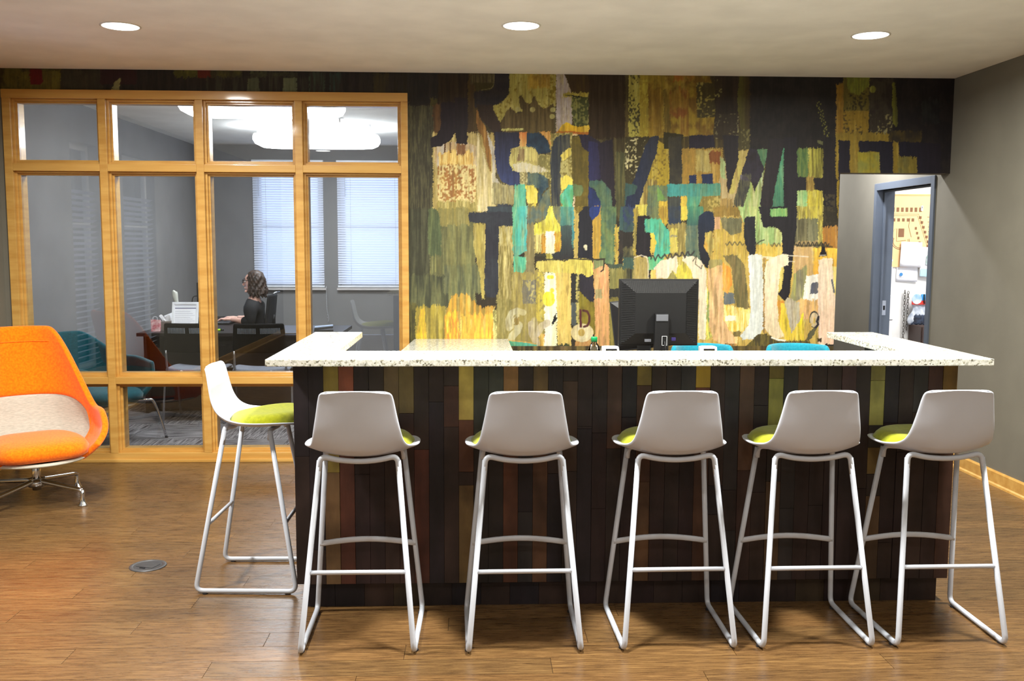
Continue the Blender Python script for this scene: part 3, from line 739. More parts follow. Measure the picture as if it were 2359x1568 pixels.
    p([(70, 1560), (105, 1240), (125, 1080), (170, 1060), (195, 1300), (240, 1560)], (196, 174, 48), (172, 140, 54), mode='fine', soft=2)
    p([(380, 1560), (392, 1090), (470, 930), (600, 900), (780, 1050), (930, 1040), (930, 1560)], (150, 126, 60), (186, 140, 56), mode='streak', soft=3)
    p([(380, 1560), (392, 1110), (530, 1080), (560, 1560)], (212, 180, 58), (178, 120, 50), mode='fine', soft=3)
    r(560, 1130, 680, 1560, (206, 172, 70), (186, 150, 60), mode='streak', soft=3)
    r(660, 1120, 915, 1560, (214, 146, 60), (222, 168, 62), mode='streak', soft=4)
    r(905, 1080, 945, 1560, (190, 186, 120), (130, 124, 70), mode='spot', amt=.5)
    r(940, 900, 1160, 1560, (122, 112, 62), (136, 126, 76), mode='fine')
    p([(695, 165), (820, 165), (822, 400), (812, 960), (785, 960), (760, 700), (700, 420)], (176, 160, 88), (146, 134, 72), mode='streak', soft=1)
    r(960, 180, 1118, 420, (176, 166, 118), (138, 124, 66), mode='fine'); r(950, 380, 1120, 960, (124, 112, 62), (164, 152, 100), mode='fine', soft=2)
    r(1100, 650, 1480, 1560, (150, 136, 74), (128, 116, 72), mode='fine'); r(1215, 760, 1400, 1010, (104, 100, 88), (150, 140, 90), mode='spot', amt=.4)
    r(1240, 150, 1345, 680, (134, 122, 84), (110, 102, 72), mode='streak')
    r(1360, 680, 1480, 1200, (180, 164, 74), (140, 128, 76), mode='spot', amt=.55)
    r(1390, 1330, 1475, 1560, (192, 134, 62), (206, 176, 90), mode='fine')
    p([(842, -20), (1095, -20), (1100, 60), (842, 60)], (56, 64, 70))
    p([(636, 50), (700, 36), (1118, 34), (1118, 184), (966, 192), (955, 900), (922, 945), (838, 940), (806, 860), (815, 500), (828, 170), (790, 150), (740, 160), (650, 142)], (43, 43, 50), (48, 50, 56))
    r(1110, -20, 1262, 450, (78, 158, 132), (76, 168, 164), mode='h'); p([(1112, 400), (1262, 400), (1240, 470), (1130, 520)], (84, 152, 136)); p([(1122, 505), (1258, 515), (1258, 640), (1222, 684), (1120, 668)], (84, 166, 134))
    r(1262, -20, 1490, 160, (84, 98, 92), (120, 112, 74)); r(1480, -20, 1630, 200, (110, 112, 80), (86, 98, 90))
    p([(1338, 180), (1460, 110), (1500, -20), (1530, -20), (1560, 100), (1624, 180), (1624, 300), (1340, 280)], (210, 202, 84), (196, 186, 70))
    r(1345, 270, 1440, 470, (176, 160, 94), (204, 190, 120), mode='fine'); r(1418, 280, 1470, 480, (168, 118, 42), (186, 140, 60), mode='fine')
    r(1555, 250, 1628, 500, (196, 168, 66), (170, 120, 44), mode='fine'); r(1462, 240, 1556, 505, (216, 216, 206), (206, 200, 170), mode='v')
    p([(1345, 480), (1480, 470), (1470, 505), (1350, 510)], (60, 56, 40)); r(1470, 480, 1560, 560, (190, 184, 92), (150, 140, 60), mode='fine')
    p([(1620, -20), (1762, -20), (1762, 200), (1620, 200)], (76, 140, 126), (70, 110, 104), mode='v')
    p([(1622, 180), (1766, 180), (1766, 530), (1640, 545), (1540, 525), (1528, 480), (1625, 455)], (62, 78, 76), (44, 43, 44), mode='v')
    r(1742, -20, 1764, 420, (74, 164, 172), (60, 100, 100), mode='v')
    r(1764, -20, 1815, 560, (190, 168, 92), (160, 138, 80), mode='fine')
    p([(1770, -20), (1870, -20), (1830, 30), (1790, 60)], (112, 96, 40))
    r(1950, -20, 2060, 540, (188, 150, 62), (160, 132, 66), mode='streak')
    p([(1815, 40), (1880, -20), (1960, -20), (1958, 400), (1966, 540), (1808, 540)], (36, 36, 42)); p([(1930, -20), (2046, -20), (2030, 60), (1955, 128), (1930, 60)], (40, 56, 112))
    s.ring(1885, 405, 10, 8, 2.5, (200, 196, 170)); s.ring(1890, 430, 5, 8, 2, (190, 186, 160))
    p([(2046, -20), (2210, -20), (2215, 420), (2180, 600), (2040, 560), (2030, 500), (2050, 430)], (72, 96, 78), (96, 118, 78)); r(2195, 180, 2258, 620, (186, 168, 78), (160, 130, 60), mode='fine')
    p([(2258, -20), (2340, -20), (2340, 240), (2240, 240)], (60, 84, 84)); r(2235, 240, 2340, 600, (44, 42, 40), (58, 50, 44)); r(2130, 590, 2340, 660, (64, 76, 64)); r(2140, 640, 2340, 860, (132, 126, 72), (112, 108, 64), mode='streak')
    r(2140, 850, 2340, 960, (46, 44, 40)); r(2130, 950, 2340, 1560, (124, 112, 52), (104, 96, 50), mode='fine')
    r(1452, 680, 1580, 1560, (230, 226, 206), (222, 214, 170), mode='streak'); s.ring(1500, 730, 10, 8, 3, (222, 208, 60)); s.ring(1530, 728, 8, 8, 2.5, (214, 200, 60)); s.ring(1495, 960, 26, 40, 9, (222, 210, 60)); s.ring(1530, 870, 10, 10, 3, (216, 200, 70))
    r(1725, 680, 1790, 1010, (44, 44, 42)); p([(1728, 1000), (1790, 1000), (1790, 1260), (1760, 1255), (1728, 1190)], (72, 78, 78))
    p([(1820, 680), (1956, 690), (1988, 1000), (1930, 990), (1850, 910), (1825, 860)], (44, 41, 48)); p([(1800, 850), (1850, 910), (1930, 990), (1992, 1000), (1995, 1330), (1790, 1330), (1790, 1000)], (122, 110, 38), (112, 98, 36))
    r(1784, 560, 1818, 1260, (170, 160, 96), (60, 58, 44), mode='spot', amt=.7)
    p([(1560, 620), (1735, 620), (1732, 1510), (1700, 1560), (1590, 1560), (1575, 900)], (206, 182, 100), (200, 172, 96), mode='streak')
    p([(1365, 560), (1640, 548), (1760, 528), (1905, 528), (1950, 560), (1975, 620), (1962, 700), (1905, 735), (1860, 700), (1735, 690), (1400, 676), (1362, 625)], (184, 170, 92), (206, 192, 90), mode='h')
    p([(1960, 560), (2060, 560), (2135, 620), (2145, 1560), (1990, 1560), (1980, 900)], (188, 146, 92), (208, 150, 104), mode='streak'); r(1990, 860, 2060, 960, (140, 138, 100), soft=1, a=.8)
    p([(1965, 545), (2080, 545), (2085, 600), (1975, 640)], (120, 130, 90)); s.line([(2000, 545), (2085, 540), (2075, 650), (2050, 670)], 1.6, (50, 46, 40)); s.line([(1360, 545), (1600, 540), (1660, 560), (1700, 530), (1950, 545), (2090, 535)], 1.4, (56, 50, 40))
    p([(1740, 1560), (1790, 1400), (1960, 1390), (1990, 1560)], (176, 140, 84), (150, 104, 64), mode='fine')
    s.ring(1850, 1320, 88, 66, 7.0, (192, 178, 138)); s.ring(1850, 1320, 50, 40, 7.0, (196, 184, 146)); s.ring(1842, 1318, 18, 22, 4, (160, 134, 66))
    s.line([(1830, 1080), (1835, 1255)], 2.6, (82, 38, 40)); s.line([(1862, 1084), (1905, 1092), (1926, 1140), (1926, 1200), (1905, 1245), (1868, 1255)], 2.6, (76, 42, 38))
    s.line([(1072, 1270), (1066, 1180), (1100, 1110), (1160, 1086), (1225, 1105)], 7, (172, 166, 134), a=.9); s.line([(1110, 1260), (1125, 1180), (1165, 1140)], 4, (178, 172, 140), a=.8); s.line([(1180, 1240), (1160, 1300), (1110, 1350), (1090, 1400)], 8.5, (182, 176, 142), a=.85); r(1130, 1150, 1180, 1230, (150, 118, 70), (130, 112, 60))
    s.line([(1310, 1230), (1320, 1330), (1365, 1430)], 8, (178, 166, 146), a=.85); s.line([(1370, 1330), (1420, 1250), (1480, 1215)], 8, (186, 174, 150), a=.85); s.line([(1340, 1190), (1365, 1330)], 7, (164, 156, 140), a=.7)
    p([(1526, 1240), (1540, 1160), (1568, 1102), (1574, 1180), (1545, 1235)], (34, 32, 34))
    p([(1060, 1400), (1360, 1430), (1400, 1560), (1090, 1560)], (84, 148, 112), (82, 166, 152), mode='h'); s.line([(1060, 1400), (1240, 1418), (1360, 1440)], 1.2, (190, 150, 80))
    r(1575, 1440, 1710, 1560, (66, 72, 44), (50, 54, 40))
    # ---------- lower right
    s.f = (1440, 480, 4.612)
    r(-20, 470, 2300, 1600, (196, 170, 90), (176, 146, 74), mode='fine')
    r(-20, -20, 110, 260, (58, 76, 74), (50, 60, 90)); r(-20, 250, 100, 420, (46, 42, 38)); r(-20, 410, 110, 530, (104, 96, 62), (60, 62, 50)); r(-20, 520, 100, 660, (60, 82, 74)); r(-20, 640, 95, 780, (52, 52, 44), (110, 104, 60), mode='streak')
    r(90, -10, 140, 500, (168, 146, 66), (120, 110, 60), mode='fine'); r(230, -20, 370, 130, (88, 100, 86), (110, 118, 80)); r(360, -20, 460, 160, (200, 170, 62), (150, 120, 50), mode='fine')
    r(455, 150, 660, 530, (132, 118, 66), (150, 136, 80), mode='fine'); r(470, 215, 556, 470, (206, 192, 92), (184, 168, 90), mode='streak'); r(485, 285, 555, 305, (140, 136, 110))
    r(645, 160, 810, 560, (76, 98, 90), (92, 106, 88)); r(590, -20, 662, 120, (210, 190, 76)); r(660, -20, 830, 180, (72, 132, 104), (60, 92, 84), mode='v'); p([(455, -20), (592, -20), (590, 160), (465, 165)], (48, 58, 74), (60, 64, 66))
    r(940, -20, 1250, 110, (120, 98, 48), (140, 112, 54)); r(940, 90, 1320, 560, (196, 168, 76), (168, 142, 74), mode='fine'); p([(1010, 100), (1240, 100), (1240, 250), (1130, 290), (1030, 200)], (98, 96, 70), (120, 112, 76)); r(940, 90, 1010, 220, (190, 150, 110))
    p([(840, 260), (930, 240), (960, 420), (900, 520), (840, 400)], (196, 150, 66), (176, 160, 90))
    p([(780, 80), (860, 30), (935, 30), (950, 100), (945, 235), (850, 252), (842, 440), (880, 470), (900, 540), (880, 640), (800, 560), (778, 400)], (38, 46, 64), (35, 33, 36), mode='v')
    p([(130, 78), (265, 76), (262, 150), (275, 500), (270, 760), (240, 760), (242, 540), (112, 490)], (38, 35, 38))
    r(272, 250, 332, 470, (216, 194, 78), (190, 160, 70), mode='v')
    p([(210, 112), (300, 98), (380, 120), (432, 190), (472, 250), (478, 480), (300, 530), (330, 350), (302, 262), (205, 246)], (78, 158, 136), (84, 174, 140))
    p([(250, 520), (420, 500), (380, 640), (240, 650)], (92, 178, 130))
    # band of green and the dark 7
    p([(1200, -20), (1440, -20), (1470, 200), (1600, 205), (1670, 260), (1670, 420), (1480, 480), (1380, 400), (1260, 160)], (142, 170, 104), (166, 182, 126), mode='streak')
    r(1380, 375, 1680, 540, (208, 180, 84), (190, 160, 70), mode='fine')
    p([(1286, 86), (1382, 88), (1388, 480), (1318, 500), (1262, 300), (1262, 130)], (38, 38, 42))
    r(1805, 90, 1950, 420, (88, 84, 62), (108, 104, 78), mode='streak'); r(1940, 90, 2075, 420, (114, 112, 86), (96, 96, 72), mode='streak'); r(1815, -20, 2120, 105, (190, 178, 74), (130, 120, 60), mode='fine'); r(2105, -20, 2260, 205, (46, 42, 34), (60, 54, 40), mode='spot')
    r(2085, 195, 2260, 430, (168, 116, 50), (146, 104, 54), mode='fine'); r(1800, 350, 2060, 500, (74, 72, 58), (150, 128, 90), soft=2); r(2050, 60, 2100, 460, (140, 128, 66), (180, 168, 80), mode='fine')
    r(1980, 420, 2270, 720, (228, 186, 74), (220, 160, 60), mode='v'); r(1795, 400, 2000, 720, (196, 162, 114), (182, 150, 100), mode='streak')
    p([(1420, -20), (1828, -20), (1822, 200), (1800, 380), (1790, 480), (1740, 990), (1690, 975), (1612, 900), (1680, 640), (1672, 480), (1668, 240), (1600, 200), (1462, 192)], (35, 33, 36)); p([(1540, 0), (1724, 0), (1724, 82), (1545, 84)], (108, 156, 92))
    s.line([(1730, 500), (1840, 505), (1950, 515)], 1.2, (220, 214, 200), a=.7); s.line([(1735, 560), (1800, 565)], 1.0, (220, 214, 200), a=.7); s.line([(1460, 520), (1600, 530)], 3.2, (226, 216, 190), a=.8)
    p([(2105, 345), (2145, 500), (2060, 515)], (32, 30, 34)); s.line([(2070, 500), (2130, 495)], .8, (200, 196, 190)); s.line([(1800, 385), (1880, 400), (2060, 390), (2200, 410)], 2.2, (60, 56, 40), a=.7)
    # pale letter forms
    p([(1040, 500), (1180, 488), (1270, 600), (1322, 1065), (1190, 1058), (1160, 900), (1130, 640)], (98, 92, 60), (120, 104, 66), mode='streak'); p([(1050, 880), (1160, 900), (1170, 1010), (1050, 1030)], (94, 100, 104))
    p([(1018, 560), (1120, 640), (1138, 800), (1086, 905), (1036, 860)], (226, 168, 64), (206, 120, 50), mode='h')
    p([(1050, 1020), (1190, 1050), (1325, 1072), (1330, 1220), (1262, 1305), (1130, 1315), (1045, 1200)], (226, 190, 82), (222, 208, 140), mode='fine', soft=1); r(1065, 1135, 1180, 1190, (228, 222, 200), soft=1)
    p([(888, 560), (1032, 590), (1042, 900), (1050, 1180), (1110, 1300), (1200, 1390), (1180, 1450), (1050, 1450), (940, 1400), (880, 1200), (878, 800)], (204, 166, 118), (214, 172, 128), mode='streak'); p([(890, 540), (1030, 545), (1030, 600), (890, 640)], (150, 140, 90))
    p([(870, 850), (895, 900), (890, 1300), (930, 1360), (860, 1400), (862, 1000)], (120, 140, 84), (200, 190, 90), mode='fine')
    p([(1146, 1305), (1226, 1300), (1230, 1355), (1150, 1358)], (112, 98, 58)); p([(1150, 1355), (1200, 1355), (1190, 1450), (1160, 1440)], (216, 176, 120))
    p([(1306, 495), (1380, 484), (1452, 500), (1462, 620), (1474, 1270), (1400, 1385), (1250, 1392), (1222, 1356), (1310, 1250), (1332, 1100), (1320, 700)], (208, 213, 206), (200, 204, 200), mode='streak')
    r(1466, 520, 1490, 1320, (186, 140, 80), (120, 100, 60), mode='fine')
    p([(1650, 620), (1690, 620), (1665, 860), (1630, 900), (1620, 760)], (200, 180, 90)); p([(1615, 970), (1700, 985), (1690, 1200), (1640, 1200)], (206, 150, 60), (190, 120, 50), mode='fine')
    p([(1655, 1000), (1710, 1010), (1770, 1325), (1905, 1090), (1900, 1400), (1700, 1400), (1640, 1250)], (224, 200, 64), (216, 186, 70), mode='fine')
    p([(1500, 560), (1555, 530), (1672, 478), (1736, 490), (1728, 602), (1660, 622), (1636, 760), (1618, 1000), (1626, 1200), (1690, 1360), (1620, 1385), (1530, 1340), (1486, 1270), (1480, 700)], (222, 210, 182), (216, 196, 160), mode='v')
    p([(285, 745), (300, 640), (380, 560), (520, 508), (720, 508), (820, 560), (868, 680), (868, 1050), (852, 1395), (780, 1395), (780, 745)], (224, 208, 180), (214, 204, 176), mode='v')
    p([(448, 750), (500, 658), (545, 690), (560, 600), (620, 560), (700, 650), (720, 750)], (216, 202, 78), (186, 176, 80), mode='fine'); p([(444, 750), (505, 655), (556, 750)], (146, 138, 82)); p([(556, 510), (620, 505), (600, 600), (560, 600)], (176, 160, 84))
    r(268, 650, 330, 750, (226, 190, 104)); r(92, 510, 246, 760, (176, 156, 92), (150, 134, 84), mode='streak'); s.line([(100, 520), (170, 495), (235, 520), (245, 600), (245, 740)], 1.0, (226, 214, 200), a=.8)
    p([(1792, 700), (1935, 600), (1930, 720), (1900, 960), (1750, 995), (1775, 850)], (128, 124, 100), (148, 150, 90), mode='streak')
    p([(1930, 712), (2062, 700), (2058, 985), (1892, 975), (1900, 850)], (222, 218, 206)); p([(1978, 790), (2052, 782), (2052, 900), (1966, 905)], (88, 90, 104))
    r(1830, 975, 2052, 1170, (212, 170, 120), (204, 160, 100), mode='fine')
    p([(1690, 990), (1735, 945), (1850, 1000), (1856, 1200), (1770, 1330)], (184, 176, 156), (164, 152, 128), mode='streak')
    p([(1835, 1240), (1895, 1090), (1895, 1180), (1850, 1270)], (228, 212, 50))
    p([(2055, 545), (2120, 526), (2206, 530), (2212, 780), (2238, 950), (2224, 1450), (2055, 1450), (2048, 1000)], (222, 204, 178), (222, 188, 166), mode='v')
    p([(2206, 620), (2270, 620), (2270, 1560), (2224, 1450), (2236, 950), (2212, 780)], (222, 204, 120), (214, 180, 80), mode='v'); s.line([(2196, 760), (2222, 890)], 2.0, (86, 90, 100))
    s.ring(2010, 1180, 46, 84, 1.8, (60, 58, 54), a0=-200, a1=120); s.ring(2012, 1185, 30, 60, 4, (190, 172, 140), a0=-200, a1=120); s.line([(2056, 1150), (2040, 1200), (2052, 1230), (2020, 1270)], 2.6, (46, 44, 50))
    p([(1920, 1400), (1965, 1300), (2028, 1265), (2020, 1330), (1960, 1400)], (88, 84, 62))
    r(2040, 1380, 2090, 1420, (60, 54, 40)); r(2120, 1438, 2250, 1470, (40, 38, 36)); r(2080, 1440, 2130, 1560, (224, 216, 190)); r(2170, 1460, 2210, 1560, (44, 42, 40))
    p([(1200, 1600), (1300, 1450), (1400, 1345), (1500, 1325), (1590, 1390), (1700, 1410), (1960, 1400), (2010, 1600)], (104, 92, 46), (66, 60, 40), mode='fine')
    p([(1040, 1440), (1160, 1430), (1250, 1500), (1240, 1600), (1060, 1600)], (90, 78, 46), (150, 110, 60), mode='fine')
    s.line([(1560, 1370), (1620, 1395), (1700, 1400)], 2, (226, 222, 206))
    # handwritten lines
    def script(pts, w, col, a=.85): s.line(pts, w, col, a=a, rough=.2)
    script([(275+i*9, 520-22*math.sin(i*.9)-i*.9+(18 if i % 5 == 0 else 0)) for i in range(52)], 1.6, (52, 48, 50))
    script([(720, 560), (760, 500), (745, 590), (810, 640), (820, 600)], .9, (52, 50, 46))
    script([(1070+i*10, 372+20*math.sin(i*1.15)) for i in range(20)], 1.3, (84, 80, 60)); script([(1380, 390), (1440, 345), (1478, 335)], 1.5, (70, 72, 54)); script([(1550+i*6, 385+18*math.sin(i*.8)) for i in range(18)], 1.3, (84, 80, 60)); script([(1820+i*8, 380+22*math.sin(i*1.1)) for i in range(44)], 1.5, (56, 52, 42))
    s.f = (940, 480, 4.612)
    script([(1600+i*9, 525+26*math.sin(i*.8)) for i in range(14)], 1.4, (50, 48, 48))
    # ---------- band above the glass screen
    s.f = (0, 150, 3.37)
    r(-40, 0, 3400, 260, (37, 35, 35), (44, 41, 38), mode='streak')
    r(-40, 0, 480, 260, (58, 50, 30), (88, 82, 36)); p([(150, 55), (460, 40), (478, 120), (470, 240), (140, 240)], (100, 94, 38), (84, 76, 34)); p([(228, 30), (322, 30), (335, 130), (318, 150), (235, 152)], (94, 26, 28))
    r(470, 30, 800, 240, (52, 50, 40), (60, 56, 44)); r(780, 30, 1060, 150, (50, 32, 34)); p([(862, 200), (890, 130), (942, 100), (930, 150), (912, 220)], (138, 136, 92), (110, 108, 70)); 
    r(1350, 30, 1540, 96, (92, 92, 40), (74, 74, 36), soft=1); r(1532, 30, 1640, 100, (92, 40, 32)); r(1640, 30, 1880, 90, (80, 78, 44), (60, 58, 40), soft=1); r(1940, 50, 2310, 88, (70, 72, 50), (52, 52, 44), soft=1)
    r(1600, 90, 2400, 240, (42, 40, 38), (56, 56, 48), mode='streak', soft=1)
    p([(1925, 100), (2010, 98), (2015, 240), (1910, 240)], (76, 82, 66)); p([(2200, 100), (2305, 98), (2305, 240), (2195, 240)], (92, 100, 78))
    for x0, w, c in ((2400, 120, (60, 74, 62)), (2560, 90, (48, 66, 62)), (2700, 160, (40, 36, 38)), (2900, 120, (66, 58, 38)), (3060, 110, (44, 38, 30))): r(x0, 60, x0+w, 240, c, (44, 42, 38), mode='streak', soft=1)
    # ---------- over the corridor opening
    s.f = (1900, 150, 4.752)
    r(122, 0, 1500, 1260, (30, 26, 28), (38, 33, 32)); r(126, 200, 260, 800, (138, 104, 34), (116, 90, 36), mode='fine')
    r(205, 100, 490, 560, (96, 86, 36), (54, 48, 30), mode='spot', amt=.5); p([(240, 60), (490, 60), (480, 230), (370, 330), (255, 280)], (122, 128, 44), (96, 98, 40), mode='fine')
    r(200, 500, 480, 830, (128, 104, 36), (70, 58, 32), mode='spot', amt=.4); r(488, 130, 745, 560, (44, 38, 34), (60, 54, 44)); r(490, 540, 745, 780, (52, 46, 38), (124, 118, 82), mode='spot', amt=.45); s.ring(525, 265, 18, 24, 3.5, (120, 120, 50))
    p([(742, 190), (770, 190), (805, 640), (780, 684), (742, 640), (738, 400)], (104, 104, 36), (66, 64, 34), mode='h'); r(1060, 380, 1260, 640, (38, 40, 38), (30, 28, 30), soft=3)
    r(120, 745, 830, 1250, (130, 108, 38), (112, 94, 36), mode='fine'); p([(360, 950), (600, 955), (600, 1250), (360, 1250)], (136, 124, 40), (120, 118, 54)); r(700, 720, 1060, 840, (70, 58, 30), (44, 38, 30)); r(800, 1000, 1020, 1250, (112, 98, 40), (96, 90, 48))
    p([(152, 820), (278, 824), (272, 1260), (150, 1260)], (28, 25, 34)); p([(370, 828), (560, 835), (600, 828), (746, 836), (748, 1260), (606, 1260), (600, 950), (480, 945), (375, 952)], (28, 26, 36))
    p([(808, 835), (1140, 850), (1270, 860), (1270, 1260), (1015, 1260), (1008, 1010), (960, 1000), (808, 1000)], (28, 26, 38), (32, 27, 34), mode='h')
    # overall cloth grain and brush streaks
    dk_ = np.clip((s.c.mean(1)-60)/80, 0, 1)*np.clip((215-s.c.mean(1))/60, .12, 1)
    tint = np.clip((fbm(s.x, s.y, 8, 60, 211)-.52)*7, 0, 1)*dk_*.22; s.c = s.c*(1-tint[:, None])+np.array((176, 150, 62))*tint[:, None]
    tint = np.clip((fbm(s.x, s.y, 5, 44, 311)-.60)*9, 0, 1)*dk_*.36; s.c = s.c*(1-tint[:, None])+np.array((92, 78, 44))*tint[:, None]
    tint = np.clip((fbm(s.x, s.y, 6, 50, 411)-.60)*9, 0, 1)*dk_*.30; s.c = s.c*(1-tint[:, None])+np.array((226, 214, 150))*tint[:, None]
    g = 1.04+(s.st-.5)*.24+(s.st2-.5)*.26+(s.n2-.5)*.14
    s.c = np.clip(s.c*g[:, None], 0, 255)

M_MURAL = bpy.data.materials.new('painted_mural'); M_MURAL.use_nodes = True
def _mm_():
    nt = M_MURAL.node_tree; N = nt.nodes; K = nt.links; b = N['Principled BSDF']
    at = N.new('ShaderNodeVertexColor'); at.layer_name = 'paint'
    tc = N.new('ShaderNodeTexCoord'); nz = N.new('ShaderNodeTexNoise'); nz.inputs['Scale'].default_value = 260; nz.inputs['Detail'].default_value = 2; K.new(tc.outputs['Object'], nz.inputs['Vector'])
    mr = N.new('ShaderNodeMapRange'); mr.inputs[3].default_value = .82; mr.inputs[4].default_value = 1.18; K.new(nz.outputs['Fac'], mr.inputs[0])
    mx = N.new('ShaderNodeVectorMath'); mx.operation = 'SCALE'; K.new(at.outputs['Color'], mx.inputs[0]); K.new(mr.outputs[0], mx.inputs['Scale'])
    K.new(mx.outputs[0], b.inputs['Base Color']); b.inputs['Roughness'].default_value = .62; b.inputs['Specular IOR Level'].default_value = .25
_mm_()
MURAL_K = .88
MV, MF, MC = [], [], []
off = 0
mw = thing('mural', 'abstract painted wall mural of overlapping dark, teal and cream letters behind the bar', 'mural', (0, YW, 0))
for (x0, x1, z0, z1, st) in ((-.452, OPX0, .0, .80, .009), (-.452, OPX0, .80, CEIL, .0042), (XL, -.452, 2.502, CEIL, .006), (OPX0, XR, OPZ, CEIL, .0045)):
    nx, nz = int((x1-x0)/st)+2, int((z1-z0)/st)+2
    X, Z = np.meshgrid(np.linspace(x0, x1, nx), np.linspace(z0, z1, nz)); X = X.ravel(); Z = Z.ravel()
    sh = Sheet(X, Z, YW); paint(sh)
    if z1 < 1: 
        t_ = np.clip((fbm(sh.x, sh.y, 9, 120, 77)-.35)*2.4, 0, 1)[:, None]; u_ = np.clip((fbm(sh.x, sh.y, 40, 200, 78)-.5)*5, 0, 1)[:, None]
        sh.c = (np.array((58, 50, 34))*(1-t_)+np.array((124, 106, 58))*t_)*(1-.5*u_)+np.array((150, 120, 84))*.5*u_
    i = np.arange(nx-1)[None, :]+np.arange(nz-1)[:, None]*nx
    q = np.stack([i, i+1, i+nx+1, i+nx], -1).reshape(-1, 4)
    MV.append(np.stack([X, np.zeros_like(X), Z], 1)); MF.append(q+off); MC.append(sh.c); off += len(X)
V = np.concatenate(MV); Fq = np.concatenate(MF); Cc = np.concatenate(MC)
me = bpy.data.meshes.new('mural_face'); me.vertices.add(len(V)); me.vertices.foreach_set('co', V.astype(np.float32).ravel())
me.loops.add(Fq.size); me.loops.foreach_set('vertex_index', Fq.ravel().astype(np.int32))
me.polygons.add(len(Fq)); me.polygons.foreach_set('loop_start', np.arange(0, Fq.size, 4, dtype=np.int32))
me.update(calc_edges=True)
ca = me.color_attributes.new('paint', 'FLOAT_COLOR', 'POINT')
lc = np.ones((len(V), 4), np.float32); lc[:, :3] = lin(Cc)*MURAL_K; ca.data.foreach_set('color', lc.ravel())
me.materials.append(M_MURAL); me.update()
o = bpy.data.objects.new('painted_face', me); C.objects.link(o); o.parent = mw
# ------------------------------------------------------------------ reception bar
def quartz(name, rough):
    m = bpy.data.materials.new(name); m.use_nodes = True; nt = m.node_tree; N = nt.nodes; K = nt.links; b = N['Principled BSDF']
    tc = N.new('ShaderNodeTexCoord')
    v = N.new('ShaderNodeTexVoronoi'); v.inputs['Scale'].default_value = 170; K.new(tc.outputs['Object'], v.inputs['Vector'])
    rp = N.new('ShaderNodeValToRGB'); e = rp.color_ramp.elements; rp.color_ramp.interpolation = 'CONSTANT'
    e[0].position = 0; e[0].color = L4((120, 116, 100)); e[1].position = .06; e[1].color = L4((216, 215, 204))
    for p_, c_ in ((.32, (226, 225, 216)), (.6, (206, 206, 190)), (.78, (230, 229, 223)), (.95, (170, 166, 146))): q = e.new(p_); q.color = L4(c_)
    sp_ = N.new('ShaderNodeSeparateColor'); K.new(v.outputs['Color'], sp_.inputs[0]); K.new(sp_.outputs[0], rp.inputs[0])
    n = N.new('ShaderNodeTexNoise'); n.inputs['Scale'].default_value = 55; n.inputs['Detail'].default_value = 4; K.new(tc.outputs['Object'], n.inputs['Vector'])
    r2 = N.new('ShaderNodeValToRGB'); r2.color_ramp.elements[0].position = .34; r2.color_ramp.elements[1].position = .46
    r2.color_ramp.elements[0].color = L4((120, 116, 98)); r2.color_ramp.elements[1].color = (1, 1, 1, 1)
    K.new(n.outputs['Fac'], r2.inputs[0])
    mx = N.new('ShaderNodeMix'); mx.data_type = 'RGBA'; mx.blend_type = 'MULTIPLY'; mx.inputs[0].default_value = .45
    K.new(rp.outputs[0], mx.inputs[6]); K.new(r2.outputs[0], mx.inputs[7]); K.new(mx.outputs[2], b.inputs['Base Color'])
    b.inputs['Roughness'].default_value = rough; b.inputs['Specular IOR Level'].default_value = .6
    return m
M_QUARTZ = quartz('speckled_quartz', .10)
def slab(poly, z0, z1, bev=.003):
    bm = bmesh.new(); f = bm.faces.new([bm.verts.new((x, y, z0)) for x, y in poly])
    r = bmesh.ops.extrude_face_region(bm, geom=[f]); bmesh.ops.translate(bm, vec=(0, 0, z1-z0), verts=[v for v in r['geom'] if isinstance(v, bmesh.types.BMVert)])
    bmesh.ops.recalc_face_normals(bm, faces=bm.faces)
    bmesh.ops.bevel(bm, geom=[e for e in bm.edges], offset=bev, segments=2, affect='EDGES', profile=.7)
    return bm
CT0, CT1 = 1.040, 1.067
ct = obj('countertop', slab([(-.786, 3.548), (2.0, 3.548), (2.0, 4.67), (1.765, 4.67), (1.765, 3.840), (-.555, 3.840), (-.555, 4.67), (-.786, 4.67)], CT0, CT1), M_QUARTZ)
tag(ct, 'U-shaped speckled white quartz countertop on the dark plank bar', 'countertop')
bar = thing('reception_bar', 'reception bar clad in narrow dark reclaimed wood planks under the quartz top', 'bar')
M_CORE = mat('dark_laminate', (30, 26, 25), rough=.6)
PX0, PX1, PY, PZ0 = -.732, 1.990, 3.797, .106
bm = bmesh.new()
box(bm, PX0+.014, PX1-.014, PY+.012, PY+.04, PZ0, CT0)
box(bm, PX0+.014, PX0+.05, PY+.04, 4.62, PZ0, CT0); box(bm, PX1-.05, PX1-.014, PY+.04, 4.62, PZ0, CT0)
obj('carcass', bm, M_CORE, bar)
obj('kick_plate', (lambda bm: (box(bm, PX0+.04, PX1-.04, 3.84, 3.86, 0, PZ0), box(bm, PX0+.04, PX0+.06, 3.86, 4.59, 0, PZ0), box(bm, PX1-.06, PX1-.04, 3.86, 4.59, 0, PZ0), bm)[-1])(bmesh.new()), M_CORE, bar)
_pm = {}
